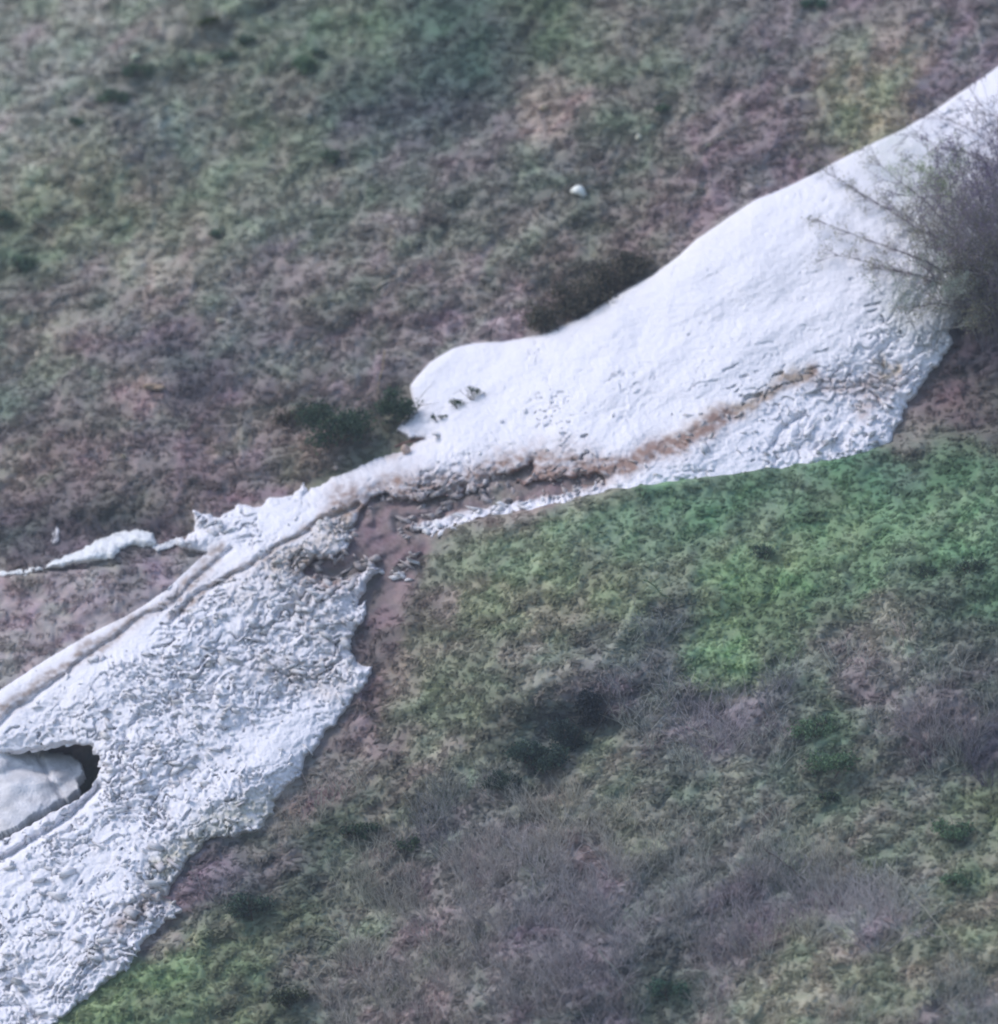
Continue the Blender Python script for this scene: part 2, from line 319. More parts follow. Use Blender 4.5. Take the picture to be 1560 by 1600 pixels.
# colours of turf, dead grass and bare earth over the slopes: x, y, reach, sRGB
GC = [(60, 40, 110, 104, 114, 104), (80, 130, 80, 112, 114, 112), (40, 210, 80, 110, 116, 108), (220, 60, 60, 104, 108, 98), (180, 110, 50, 88, 94, 86),
      (330, 80, 70, 92, 110, 94), (300, 150, 70, 90, 106, 92), (450, 40, 80, 84, 108, 92), (420, 110, 60, 92, 104, 92), (560, 60, 70, 82, 104, 84), (680, 60, 80, 56, 84, 76),
      (780, 90, 80, 46, 74, 72), (850, 40, 80, 74, 96, 74), (600, 130, 60, 62, 84, 80), (700, 150, 70, 50, 72, 76), (560, 180, 60, 62, 74, 80), (650, 200, 60, 58, 64, 76),
      (260, 220, 70, 90, 96, 98), (180, 170, 60, 88, 96, 90), (120, 260, 80, 104, 112, 94), (60, 320, 80, 100, 108, 88), (150, 330, 80, 92, 106, 86), (250, 340, 80, 96, 112, 90),
      (30, 400, 50, 66, 96, 80), (80, 390, 60, 84, 104, 84), (340, 260, 70, 94, 108, 92), (420, 230, 70, 90, 106, 90), (470, 300, 80, 90, 102, 90), (330, 400, 60, 100, 102, 90),
      (560, 260, 70, 80, 96, 86), (640, 260, 60, 98, 98, 98), (560, 350, 70, 96, 98, 92), (720, 250, 60, 92, 88, 90), (860, 160, 60, 122, 108, 102), (760, 190, 50, 92, 86, 92),
      (950, 50, 80, 88, 96, 84), (1000, 130, 70, 86, 92, 82), (950, 220, 70, 86, 92, 86), (900, 300, 80, 82, 92, 86), (780, 300, 80, 88, 92, 88), (720, 350, 80, 86, 96, 86),
      (1100, 40, 70, 90, 94, 88), (1200, 40, 60, 92, 90, 92), (1180, 90, 60, 84, 82, 86), (1350, 30, 80, 98, 94, 96), (1500, 30, 70, 106, 94, 98), (1350, 120, 60, 110, 112, 88),
      (1400, 90, 50, 116, 112, 94), (1320, 180, 50, 104, 108, 82), (1380, 170, 40, 106, 108, 84), (1240, 160, 60, 100, 92, 94), (1150, 170, 60, 96, 88, 90), (1100, 230, 60, 104, 96, 98), (1230, 220, 50, 98, 86, 90),
      (1160, 280, 50, 114, 92, 100), (1050, 320, 60, 100, 90, 90), (1080, 350, 40, 108, 94, 96), (1290, 240, 30, 110, 94, 98), (1450, 150, 40, 112, 90, 98), (1530, 90, 40, 112, 90, 102), (980, 370, 50, 92, 82, 82),
      (1000, 270, 60, 88, 90, 84), (850, 380, 70, 104, 96, 92), (780, 420, 60, 98, 92, 92), (900, 430, 50, 82, 76, 74), (780, 490, 50, 116, 100, 104), (700, 500, 60, 110, 98, 104),
      (650, 440, 70, 104, 98, 98), (600, 520, 60, 100, 94, 94), (500, 420, 80, 98, 98, 92), (550, 470, 50, 84, 88, 82), (430, 460, 70, 98, 92, 94), (450, 380, 50, 88, 84, 92),
      (350, 480, 70, 92, 92, 92), (250, 420, 60, 116, 106, 102), (180, 420, 60, 114, 106, 104), (140, 470, 60, 96, 94, 94), (200, 540, 60, 86, 84, 90), (110, 520, 50, 124, 108, 106), (60, 470, 50, 98, 96, 92),
      (60, 560, 60, 92, 100, 88), (20, 640, 60, 74, 84, 82), (120, 620, 60, 92, 88, 90), (220, 610, 40, 124, 110, 104), (300, 610, 70, 72, 72, 82), (400, 560, 60, 84, 88, 92), (420, 620, 60, 96, 92, 90),
      (480, 560, 60, 96, 92, 92), (560, 570, 60, 100, 92, 98), (450, 680, 50, 110, 96, 92), (350, 690, 70, 108, 94, 92), (250, 700, 70, 102, 90, 94), (150, 700, 60, 98, 88, 88), (60, 740, 70, 98, 90, 86),
      (400, 730, 50, 104, 86, 92), (300, 770, 60, 94, 82, 84), (190, 770, 60, 84, 80, 78), (100, 800, 60, 68, 66, 74), (40, 830, 50, 62, 64, 72), (200, 820, 50, 62, 60, 72), (600, 640, 50, 84, 84, 76),
      (540, 720, 50, 82, 84, 74), (560, 740, 30, 72, 84, 74), (490, 735, 40, 80, 82, 70), (30, 905, 18, 98, 102, 98), (180, 893, 16, 104, 104, 106), (150, 930, 60, 122, 106, 112), (40, 950, 60, 126, 110, 112), (250, 900, 40, 118, 100, 108), (60, 1000, 60, 126, 112, 116),
      (620, 810, 50, 82, 68, 72), (590, 860, 40, 78, 66, 74), (640, 880, 40, 86, 75, 80), (620, 950, 40, 92, 79, 82), (590, 1010, 40, 84, 71, 76), (575, 1090, 30, 84, 72, 74), (530, 1150, 30, 88, 76, 78), (780, 760, 70, 116, 98, 100), (900, 750, 50, 118, 102, 102), (710, 830, 30, 104, 96, 94),
      (560, 1110, 35, 112, 92, 94), (520, 1180, 40, 110, 94, 96), (620, 1080, 40, 104, 98, 90), (560, 1200, 50, 106, 96, 96), (480, 1230, 40, 108, 96, 98), (440, 1290, 40, 98, 94, 86), (430, 1320, 50, 92, 88, 90), (360, 1370, 50, 86, 82, 92), (270, 1440, 40, 104, 90, 96), (240, 1470, 30, 104, 92, 96), (330, 1400, 40, 90, 84, 92),
      (720, 860, 40, 90, 110, 92), (680, 930, 40, 104, 102, 94), (670, 1000, 40, 96, 98, 84), (800, 860, 50, 84, 118, 88), (860, 900, 60, 92, 118, 86), (760, 940, 50, 96, 108, 84), (850, 960, 50, 106, 112, 90),
      (930, 830, 60, 78, 118, 88), (1050, 800, 60, 70, 112, 84), (1050, 870, 60, 84, 114, 86), (1150, 790, 60, 70, 114, 84), (1250, 780, 60, 66, 108, 80), (1380, 740, 60, 58, 98, 78), (1500, 720, 60, 56, 98, 70), (960, 930, 60, 96, 112, 84), (1180, 850, 50, 84, 118, 84),
      (1300, 830, 60, 82, 122, 80), (1240, 880, 60, 80, 120, 74), (1400, 830, 60, 70, 116, 76), (1500, 820, 60, 70, 116, 80), (1160, 930, 60, 84, 118, 78), (1120, 1010, 50, 82, 124, 80), (1150, 1050, 40, 84, 128, 82), (1230, 960, 50, 74, 114, 76), (1300, 910, 60, 68, 108, 78), (1420, 900, 50, 74, 98, 80), (1520, 900, 60, 58, 98, 72),
      (1480, 960, 60, 70, 96, 82), (1380, 980, 50, 116, 112, 104), (1300, 1000, 50, 92, 98, 92), (1400, 1040, 60, 100, 100, 100), (1500, 1060, 60, 84, 88, 88), (1040, 980, 50, 78, 92, 92), (960, 1020, 50, 90, 96, 94), (860, 1040, 50, 102, 102, 96), (770, 1030, 60, 90, 98, 84), (700, 1080, 60, 84, 98, 78),
      (980, 1080, 50, 86, 88, 94), (1120, 1130, 60, 98, 92, 104), (1200, 1090, 50, 86, 88, 94), (1040, 1150, 50, 96, 98, 98), (920, 1110, 40, 56, 66, 74), (840, 1160, 50, 54, 70, 72), (780, 1130, 50, 84, 98, 80), (700, 1160, 60, 92, 98, 86), (640, 1170, 50, 92, 92, 84), (1290, 1160, 60, 76, 106, 84), (1230, 1180, 50, 88, 94, 94), (1400, 1120, 60, 90, 88, 90), (1460, 1120, 50, 90, 80, 92),
      (1540, 1180, 40, 66, 62, 80), (1450, 1200, 50, 80, 86, 86), (1350, 1230, 60, 78, 98, 84), (1290, 1260, 50, 76, 102, 82), (1150, 1240, 60, 90, 100, 88), (1060, 1230, 50, 82, 96, 88), (960, 1190, 60, 92, 102, 86), (880, 1230, 60, 98, 98, 88), (760, 1240, 50, 78, 84, 82), (680, 1290, 50, 74, 76, 84), (620, 1240, 50, 84, 92, 78), (540, 1290, 50, 76, 88, 76), (480, 1360, 50, 66, 80, 72),
      (400, 1410, 40, 62, 78, 76), (560, 1360, 50, 90, 92, 84), (650, 1380, 60, 90, 90, 90), (780, 1320, 60, 98, 96, 98), (900, 1320, 60, 98, 96, 94), (1000, 1300, 60, 102, 102, 90), (1100, 1320, 60, 90, 96, 90), (1200, 1320, 60, 94, 98, 92), (1300, 1330, 60, 98, 100, 88), (1400, 1300, 60, 86, 98, 84), (1500, 1290, 60, 88, 108, 88), (1540, 1250, 50, 84, 106, 74),
      (1500, 1380, 60, 92, 108, 86), (1420, 1400, 50, 100, 102, 98), (1360, 1430, 50, 106, 104, 112), (1250, 1400, 60, 88, 88, 96), (1150, 1430, 60, 90, 84, 94), (1050, 1400, 60, 88, 90, 92), (950, 1420, 60, 92, 90, 98), (850, 1430, 70, 92, 90, 98), (750, 1460, 60, 92, 90, 92), (660, 1480, 60, 96, 94, 94), (560, 1440, 60, 96, 98, 88), (450, 1430, 50, 88, 104, 78), (360, 1460, 50, 84, 108, 78),
      (280, 1510, 50, 90, 122, 80), (200, 1550, 40, 88, 120, 76), (250, 1580, 50, 80, 108, 76), (380, 1540, 60, 82, 104, 76), (480, 1520, 50, 94, 94, 88), (450, 1560, 40, 62, 74, 62), (560, 1560, 60, 98, 96, 94), (680, 1560, 60, 96, 92, 92), (800, 1550, 60, 90, 88, 92), (920, 1530, 60, 88, 84, 92), (1040, 1540, 50, 72, 84, 78), (1130, 1520, 50, 90, 88, 92), (1200, 1560, 60, 108, 110, 92),
      (1280, 1500, 60, 106, 108, 90), (1400, 1530, 60, 104, 108, 88), (1500, 1480, 60, 94, 104, 82), (1500, 1580, 60, 98, 98, 98), (1350, 1590, 60, 104, 104, 92), (1480, 640, 60, 84, 74, 76), (1540, 560, 60, 66, 60, 66), (1530, 640, 50, 78, 70, 72), (1450, 630, 30, 86, 75, 78), (1420, 670, 40, 102, 92, 94), (1560, 650, 40, 74, 68, 68), (1540, 450, 80, 78, 72, 82)]
GC_LIN = [(p[0], p[1], p[2]) + tuple(alb(p[3:6])) for p in GC]

def tune(c, gain=1.8, sat=.66):
    lum = (c @ np.array([.25, .6, .15]))[..., None]
    mag = ss(0, .03, (c[..., 0] + c[..., 2]) / 2 - c[..., 1])[..., None]
    sat = sat * (1 - .55 * mag)
    gr = ss(0, .05, c[..., 1] - c[..., 0])[..., None]
    gain = gain * (1 + gr * np.array([-.04, -.14, -.14]))
    return (lum + (c - lum) * sat) * gain * np.array([1.03, .99, 1.01])

def ground_col(x, y):
    wx = x + 26 * fbm(x / 60, y / 60, 71, 3); wy = y + 22 * fbm(x / 60, y / 60, 72, 3)
    c = np.stack(rbf(GC_LIN, wx, wy, 3), -1)
    k = (ss(-25, 6, sdf(EARTH, x, y)) * .9)[..., None]
    c = c * (1 - k) + alb((97, 80, 82)) * k * np.exp(.35 * fbm(x / 20, y / 13, 203, 4, .65) + .3 * perlin(x / 6, y / 5, 204))[..., None]
    return np.clip(tune(c), 0.008, .6)

def mottle(c, x, y, amt=1.0):
    wx = x + 18 * perlin(x / 48, y / 48, 171); wy = y + 18 * perlin(x / 48, y / 48, 172)
    a, cc = along(wx, wy), across(wx, wy)
    big = fbm(a / 88, cc / 46, 74, 3)                       # broad clumps
    mid = fbm(a / 30, cc / 15, 174, 3, .55)                 # tussocks
    c = c * np.exp(amt * (.46 * big + .20 * mid))[..., None]
    hue = fbm(a / 85, cc / 50, 76, 4)
    c = c * (1 + amt * np.stack([-.20 * hue, .11 * hue, -.12 * hue], -1))
    # laid dead grass and dark growth, each with a shape of its own
    s = ss(0.16, 0.46, fbm(a / 40, cc / 17, 77, 3) + .25 * fbm(x / 140, y / 120, 78, 2)) * 0.5 * amt
    c = c * (1 - s[..., None]) + c * np.array([1.5, 1.42, 1.33]) * s[..., None]
    d = ss(0.20, 0.48, fbm(a / 34 + 9.3, cc / 17, 79, 3) + .3 * fbm(x / 160, y / 120, 80, 2)) * 0.55 * amt
    return c * (1 - d[..., None]) + c * np.array([.52, .60, .66]) * d[..., None]

def snow_col(x, y):
    c = np.empty(x.shape + (3,)); c[:] = np.array([0.82, 0.80, 0.84])
    v = fbm(x / 70, y / 50, 81, 3)
    c = c * (1 - 0.05 * np.clip(v, 0, 1))[..., None]
    R = snow_rough(x, y)
    a, cc = along(x, y), across(x, y)
    # soot and soil carried in the avalanche debris
    s = ss(-.05, .6, fbm(a / 34, cc / 16, 82, 4, .6)) * (0.03 + 0.42 * ss(.4, 1.05, R))
    soil = alb((150, 140, 144))
    c = c * (1 - s[..., None]) + soil * s[..., None]
    fine = fbm(x / 14, y / 9, 83, 3)
    for pl, wd, st, colr in DIRT:
        dd = dline(pl, x + 9 * perlin(x / 50, y / 50, 84) + 4 * perlin(x / 15, y / 15, 184), y + 9 * perlin(x / 50, y / 50, 85) + 4 * perlin(x / 15, y / 15, 185))
        k = np.clip(np.exp(-(dd / wd) ** 2) * 1.3, 0, 1) * st * np.clip(0.9 + 1.1 * fine, 0, 1.3)
        k = np.clip(k, 0, 1)[..., None]
        c = c * (1 - k) + alb(colr) * k
    e = sdf(EARTH, x, y)
    k = (ss(-6, 2, e + 5 * fine) * .85)[..., None]
    c = c * (1 - k) + alb((118, 96, 98)) * k
    return c

# ------------------------------------------------------------------ materials
def attr_mat(name, rough=1.0, nscale=9.0, namt=0.25, bump=0.0, bscale=20.0, spec=0.1, colour=None, trans=0.0):
    m = bpy.data.materials.new(name); m.use_nodes = True
    n = m.node_tree.nodes; l = m.node_tree.links
    b = n['Principled BSDF']; b.inputs['Roughness'].default_value = rough
    b.inputs['Specular IOR Level'].default_value = spec
    tc = n.new('ShaderNodeTexCoord')
    if colour is None:
        a = n.new('ShaderNodeAttribute'); a.attribute_name = 'tint'; src = a.outputs['Color']
    else:
        a = n.new('ShaderNodeRGB'); a.outputs[0].default_value = (*colour, 1); src = a.outputs[0]
    tx = n.new('ShaderNodeTexNoise'); tx.inputs['Scale'].default_value = nscale; tx.inputs['Detail'].default_value = 5
    l.new(tc.outputs['Object'], tx.inputs['Vector'])
    mr = n.new('ShaderNodeMapRange'); mr.inputs['From Min'].default_value = 0.25; mr.inputs['From Max'].default_value = 0.75
    mr.inputs['To Min'].default_value = 1 - namt; mr.inputs['To Max'].default_value = 1 + namt
    l.new(tx.outputs['Fac'], mr.inputs['Value'])
    mx = n.new('ShaderNodeVectorMath'); mx.operation = 'SCALE'
    l.new(src, mx.inputs[0]); l.new(mr.outputs[0], mx.inputs['Scale'])
    l.new(mx.outputs[0], b.inputs['Base Color'])
    if bump:
        t2 = n.new('ShaderNodeTexNoise'); t2.inputs['Scale'].default_value = bscale; t2.inputs['Detail'].default_value = 6
        l.new(tc.outputs['Object'], t2.inputs['Vector'])
        bp = n.new('ShaderNodeBump'); bp.inputs['Strength'].default_value = 1.0; bp.inputs['Distance'].default_value = bump
        l.new(t2.outputs['Fac'], bp.inputs['Height']); l.new(bp.outputs[0], b.inputs['Normal'])
    return m
def thin_leaf(m, k):
    """blades and leaves let part of the light through"""
    n = m.node_tree.nodes; l = m.node_tree.links; b = n['Principled BSDF']; o = n['Material Output']
    t = n.new('ShaderNodeBsdfTranslucent'); mx = n.new('ShaderNodeMixShader'); mx.inputs[0].default_value = k
    l.new(b.inputs['Base Color'].links[0].from_socket, t.inputs['Color'])
    l.new(b.outputs[0], mx.inputs[1]); l.new(t.outputs[0], mx.inputs[2]); l.new(mx.outputs[0], o.inputs['Surface'])
M_GROUND = attr_mat('turf_and_soil', nscale=3, namt=.12, bump=.05, bscale=4)
M_SNOW = attr_mat('old_snow', rough=.7, nscale=7, namt=.05, bump=.05, bscale=9, spec=.25)
M_LEAF = attr_mat('leaf', rough=.7, nscale=3, namt=.25, spec=.2)
thin_leaf(M_LEAF, .45)
M_GRASS = attr_mat('grass_blade', rough=.8, nscale=2, namt=.12, spec=.1)
thin_leaf(M_GRASS, .5)
M_TWIG = attr_mat('twig_bark', rough=.9, nscale=4, namt=.2)
M_ROCK = attr_mat('pale_rock', rough=.85, nscale=9, namt=.3, bump=.03, bscale=14)

# ------------------------------------------------------------------ mesh helpers
def mesh_np(name, V, F, mat, colv=None, smooth=False):
    me = bpy.data.meshes.new(name)
    V = np.asarray(V, np.float32).reshape(-1, 3); F = np.asarray(F, np.int32)
    k = F.shape[1]
    me.vertices.add(len(V)); me.vertices.foreach_set('co', V.ravel())
    me.loops.add(F.size); me.loops.foreach_set('vertex_index', F.ravel())
    me.polygons.add(len(F)); me.polygons.foreach_set('loop_start', np.arange(0, F.size, k, dtype=np.int32))
    me.update(calc_edges=True); me.validate()
    if smooth: me.polygons.foreach_set('use_smooth', np.ones(len(me.polygons), bool))
    if colv is not None:
        a = me.color_attributes.new('tint', 'FLOAT_COLOR', 'POINT')
        cc = np.ones((len(V), 4), np.float32); cc[:, :3] = colv
        a.data.foreach_set('color', cc.ravel())
    me.materials.append(mat)
    return me

def link(name, me, parent=None, label=None, cat=None, group=None, kind=None, loc=None):
    o = bpy.data.objects.new(name, me); COL.objects.link(o)
    if parent is not None: o.parent = parent
    if loc is not None: o.location = loc
    if label: o['label'] = label
    if cat: o['category'] = cat
    if group: o['group'] = group
    if kind: o['kind'] = kind
    return o

def grid_faces(ny, nx):
    i = np.arange(ny * nx).reshape(ny, nx)
    return np.stack([i[:-1, :-1], i[1:, :-1], i[1:, 1:], i[:-1, 1:]], -1).reshape(-1, 4)

# ------------------------------------------------------------------ the hillside
def axis(lo, hi, step, far_lo, far_hi, g=1.05):
    a = list(np.arange(lo, hi + .1, step))
    s = step; v = lo
    left = []
    while v > far_lo: s *= g; v -= s; left.append(v)
    s = step; v = a[-1]; right = []
    while v < far_hi: s *= g; v += s; right.append(v)
    return np.array(left[::-1] + a + right)
gx = axis(-60, 1620, 3.1, -6000, 7500, 1.07); gy = axis(-60, 1660, 3.1, -4200, 4200, 1.07)
GX, GY = np.meshgrid(gx, gy)
GH = ground_h(GX, GY)
fade = ss(-4500, -300, GX) * ss(6000, 1900, GX) * ss(-3000, -300, GY) * ss(4000, 1900, GY)
GH = GH * np.maximum(fade, .15)
far_relief = 9 * fbm(GX / 2500, GY / 2500, 91, 3) * (1 - fade)
gc = mottle(ground_col(GX, GY), GX, GY, 1.0)
me = mesh_np('hillside', P(GX, GY, (GH + far_relief)), grid_faces(*GX.shape), M_GROUND, gc.reshape(-1, 3), True)
link('hillside', me, kind='structure', label='steep grassy mountainside with brown bare patches on both sides of the snow gully')

def surf(px, py):
    x = np.array([float(px)]); y = np.array([float(py)])
    h = ground_h(x, y); d = dsnow(x, y)
    if d[0] > 3 and near_bank(x, y)[1][0] < -3: h = np.maximum(h, snow_h(x, y))
    return P(x, y, h)[0]

# ------------------------------------------------------------------ snow
def snow_sheet(name, x0, x1, y0, y1, step, dfun, hfun, cfun, hole=None, lim=-5.0, drop=0.28, far=None):
    xs = axis(x0, x1, step, *far[:2], 1.03) if far else np.arange(x0, x1, step); ys = axis(y0, y1, step, *far[2:], 1.03) if far else np.arange(y0, y1, step)
    X, Y = np.meshgrid(xs, ys); D = dfun(X, Y)
    F = grid_faces(*X.shape); F = F[(D.reshape(-1)[F] > lim).all(1)]
    used = np.unique(F); remap = -np.ones(X.size, int); remap[used] = np.arange(len(used)); F = remap[F]
    X, Y, D = X.reshape(-1)[used], Y.reshape(-1)[used], D.reshape(-1)[used]
    H = hfun(X, Y, D); G = ground_h(X, Y); G0 = ground_h(X, Y, False)
    H = np.where(D < 0, np.minimum(H, G) - 0.12 * np.minimum(1, -D / 3) - 0.05, np.maximum(H, G0 + 0.03 * ss(0, 3, D)))
    keep = np.ones(len(F), bool)
    if hole is not None:
        hd = sdf(hole, X + 3 * perlin(X / 12, Y / 12, 95), Y + 3 * perlin(X / 12, Y / 12, 96)).reshape(-1)
        keep &= (hd[F] < 0).any(1)
    F = F[keep]
    V = P(X, Y, H)
    Cc = cfun(X, Y).reshape(-1, 3)
    used = np.unique(F); remap = -np.ones(len(V), int); remap[used] = np.arange(len(used))
    V = V[used]; Cc = Cc[used]; F = remap[F]
    # thickness: a wall hangs down from every free border
    e = np.concatenate([F[:, [0, 1]], F[:, [1, 2]], F[:, [2, 3]], F[:, [3, 0]]])
    key = np.sort(e, 1); _, idx, cnt = np.unique(key[:, 0].astype(np.int64) * 10 ** 7 + key[:, 1], return_index=True, return_counts=True)
    be = e[idx[cnt == 1]]
    bv = np.unique(be); m2 = -np.ones(len(V), int); m2[bv] = np.arange(len(bv)) + len(V)
    for _ in range(5):
        acc = np.zeros_like(V); num = np.zeros(len(V))
        for p_, q_ in ((0, 1), (1, 0)):
            np.add.at(acc, be[:, p_], V[be[:, q_]]); np.add.at(num, be[:, p_], 1)
        V[bv] = .5 * V[bv] + .5 * acc[bv] / num[bv][:, None]
    rows = [V]; cols_ = [Cc]; faces = [F]; prev = np.arange(len(V)); nb_ = len(bv)
    for k in range(1, 5):
        q = V[bv]; nz = perlin(q[:, 0] * 2.2 + k * 3.7, q[:, 1] * 2.2 + q[:, 2] * 1.7, 120) * .26
        V2 = q - NRM * drop * k / 4 + np.stack([nz, 0 * nz, nz * .6], -1)
        cur = -np.ones(len(V), int); cur[bv] = np.arange(nb_) + len(V) + (k - 1) * nb_
        faces.append(np.stack([prev[be[:, 1]], prev[be[:, 0]], cur[be[:, 0]], cur[be[:, 1]]], -1))
        rows.append(V2); cols_.append(Cc[bv]); prev = cur
    return mesh_np(name, np.concatenate(rows), np.concatenate(faces), M_SNOW, np.concatenate(cols_), True)

sn = link('avalanche_snow', snow_sheet('avalanche_snow', -30, 1590, 60, 1630, 1.9, dsnow, snow_h, snow_col, CAVE, far=(-1900, 3400, -1500, 3000)),
          label='long white tongue of old avalanche snow filling the gully from upper right to lower left', cat='snow')

# fallen slab inside the melt hole
def slab_mesh():
    poly = [(-70, 1150), (20, 1172), (55, 1172), (88, 1174), (112, 1178), (128, 1190), (131, 1206), (122, 1218), (124, 1232), (108, 1246), (90, 1252), (76, 1264), (50, 1274), (28, 1292), (-70, 1330)]
    xs = np.arange(-70, 140, 2.6); ys = np.arange(1150, 1345, 2.6)
    X, Y = np.meshgrid(xs, ys); D = sdf(poly, X, Y)
    base = macro(X, Y)
    H = base + 0.50 - .4 * ss(1215, 1165, Y) * ss(0, 70, X) - 1.1 * ss(0, 140, X + .35 * (1230 - Y)) - 0.12 * ss(40, 0, D) + 0.16 * fbm(X / 40, Y / 28, 97, 2) + .05 * plates(X / 46, Y / 30, 140)
    H = H - 0.22 * np.exp(-(dline([(60, 1180), (78, 1215), (100, 1250)], X, Y) / 4) ** 2) - 0.25 * np.exp(-(dline([(20, 1200), (70, 1205)], X, Y) / 7) ** 2)
    F = grid_faces(*X.shape); F = F[(D.reshape(-1)[F] > 0).all(1)]
    V = P(X, Y, H); used = np.unique(F); rm = -np.ones(len(V), int); rm[used] = np.arange(len(used))
    V = V[used]; F = rm[F]
    e = np.concatenate([F[:, [0, 1]], F[:, [1, 2]], F[:, [2, 3]], F[:, [3, 0]]]); key = np.sort(e, 1)
    _, idx, cnt = np.unique(key[:, 0].astype(np.int64) * 10 ** 7 + key[:, 1], return_index=True, return_counts=True)
    be = e[idx[cnt == 1]]; bv = np.unique(be); m2 = -np.ones(len(V), int); m2[bv] = np.arange(len(bv)) + len(V)
    V = np.concatenate([V, V[bv] - NRM * .5]); SF = np.stack([be[:, 1], be[:, 0], m2[be[:, 0]], m2[be[:, 1]]], -1)
    c = np.empty((len(V), 3)); c[:] = (.68, .66, .67)
    vn = fbm(V[:, 0] * 1.3, V[:, 2] * 1.6 + V[:, 1], 190, 3); c = c * (1 + .35 * vn)[:, None]
    return mesh_np('fallen_slab', V, np.concatenate([F, SF]), M_SNOW, c, True)
link('fallen_slab', slab_mesh(), sn, label='grey sunken slab lying inside the dark melt hole')

# snow blocks: angular lumps thrown up by the avalanche
def block_variants(n):
    out = []
    for k in range(n):
        r = np.random.default_rng(100 + k)
        V = np.array([(a, b, c) for a in (-1, 1) for b in (-1, 1) for c in (-1, 1)], float) * .5
        V = V + r.uniform(-.22, .22, (8, 3)); V[:, 0] += V[:, 2] * r.uniform(-.6, .6)
        V = V * np.array([r.uniform(1.1, 1.9), r.uniform(.6, 1.0), r.uniform(.3, .55)])
        F = [(0, 1, 3), (0, 3, 2), (4, 6, 7), (4, 7, 5), (0, 4, 5), (0, 5, 1), (2, 3, 7), (2, 7, 6), (0, 2, 6), (0, 6, 4), (1, 5, 7), (1, 7, 3)]
        out.append((V, np.array(F)))
    return out
BV = block_variants(12)
bpos = []
tries = 0
cand = RNG.uniform([-40, 560], [1490, 1620], (60000, 2))
cdx = dsnow(cand[:, 0], cand[:, 1]); cR = snow_rough(cand[:, 0], cand[:, 1]); cc_ = sdf(CAVE, cand[:, 0], cand[:, 1])
en = sdf(EARTH, cand[:, 0], cand[:, 1]); neck = (en > -10) & (en < 14) & (RNG.random(60000) < .30) & (fbm(cand[:, 0] / 30, cand[:, 1] / 30, 131, 2) > -.1)
ok = (cdx > 3) & (cR > .28) & (RNG.random(60000) < (cR - .15) ** 1.3 * .8) & (cc_ < -8)
cand = np.concatenate([cand[ok][:900], cand[neck][:420]])
hh = np.where(dsnow(cand[:, 0], cand[:, 1]) > 3, snow_h(cand[:, 0], cand[:, 1]), ground_h(cand[:, 0], cand[:, 1])); pts = P(cand[:, 0], cand[:, 1], hh)
size = RNG.uniform(.09, .26, len(cand)) * (0.6 + 0.6 * snow_rough(cand[:, 0], cand[:, 1])) * np.where(RNG.random(len(cand)) < .06, 1.5, 1)
bcol = snow_col(cand[:, 0], cand[:, 1]) * RNG.uniform(.9, 1.06, (len(cand), 1)); bcol = np.clip(bcol, 0, .85) * .7 + .3 * .8
order = np.argsort(-size)
shared = {}
def rotm(r):
    q = r.normal(size=4); q /= np.linalg.norm(q); a, b, c, d = q
    return np.array([[1 - 2 * (c * c + d * d), 2 * (b * c - a * d), 2 * (b * d + a * c)], [2 * (b * c + a * d), 1 - 2 * (b * b + d * d), 2 * (c * d - a * b)], [2 * (b * d - a * c), 2 * (c * d + a * b), 1 - 2 * (b * b + c * c)]])
VV, FF, CV = [], [], []
off = 0
for rank, i in enumerate(order):
    V, F = BV[i % 12]
    if rank < 290:
        key = (i % 12, int(np.clip(bcol[i].mean() * 6, 0, 5)))
        if key not in shared:
            t = bcol[i]
            shared[key] = mesh_np('snow_block', V, F, M_SNOW, np.tile(t, (len(V), 1)), False)
        o = link('snow_block', shared[key], sn, loc=pts[i] + NRM * size[i] * .12)
        o.scale = (size[i] * 1.15,) * 3
        o.rotation_euler = (random.uniform(-.5, .5), random.uniform(-.5, .5), random.uniform(0, 6.3))
    else:
        W = (V @ rotm(RNG).T) * size[i] + pts[i] + NRM * size[i] * .1
        VV.append(W); FF.append(F + off); off += len(V); CV.append(np.tile(bcol[i], (len(V), 1)))
o = link('snow_rubble', mesh_np('snow_rubble', np.concatenate(VV), np.concatenate(FF), M_SNOW, np.concatenate(CV), False), sn, kind='stuff')

# small snow remnants left of the main tongue
def small_snow(name, poly, label, thick=.35, rough=.5, col=(.80, .80, .80)):
    p = np.array(poly)
    x0, y0 = p.min(0) - 12; x1, y1 = p.max(0) + 12
    def df(X, Y):
        return sdf(poly, X + 3 * perlin(X / 9, Y / 9, 98), Y + 2.0 * perlin(X / 9, Y / 9, 99))
    def hf(X, Y, D):
        return ground_h(X, Y) + thick * (1 - np.exp(-np.maximum(D, 0) / 7)) + .08 + rough * .18 * fbm(X / 12, Y / 8, 101, 3)
    def cf(X, Y):
        c = np.empty(X.shape + (3,)); c[:] = col
        return c * (1 - .18 * ss(0, .5, fbm(X / 14, Y / 8, 102, 2)))[..., None]
    return link(name, snow_sheet(name, x0, x1, y0, y1, 1.6, df, hf, cf), label=label, cat='snow patch')
small_snow('snow_patch', [(70, 889), (78, 878), (120, 862), (150, 845), (185, 832), (215, 827), (240, 832), (246, 850), (228, 856), (205, 852), (188, 860), (178, 872), (150, 878), (120, 882), (95, 888)],
           'wedge-shaped snow patch bridging a dark hollow left of the main snow tongue', .4, .2)
small_snow('snow_patch', [(-60, 896), (0, 893), (60, 887), (72, 889), (50, 895), (0, 901), (-60, 905)], 'thin white streak of snow along the terrace at the left picture edge', .12, .1)
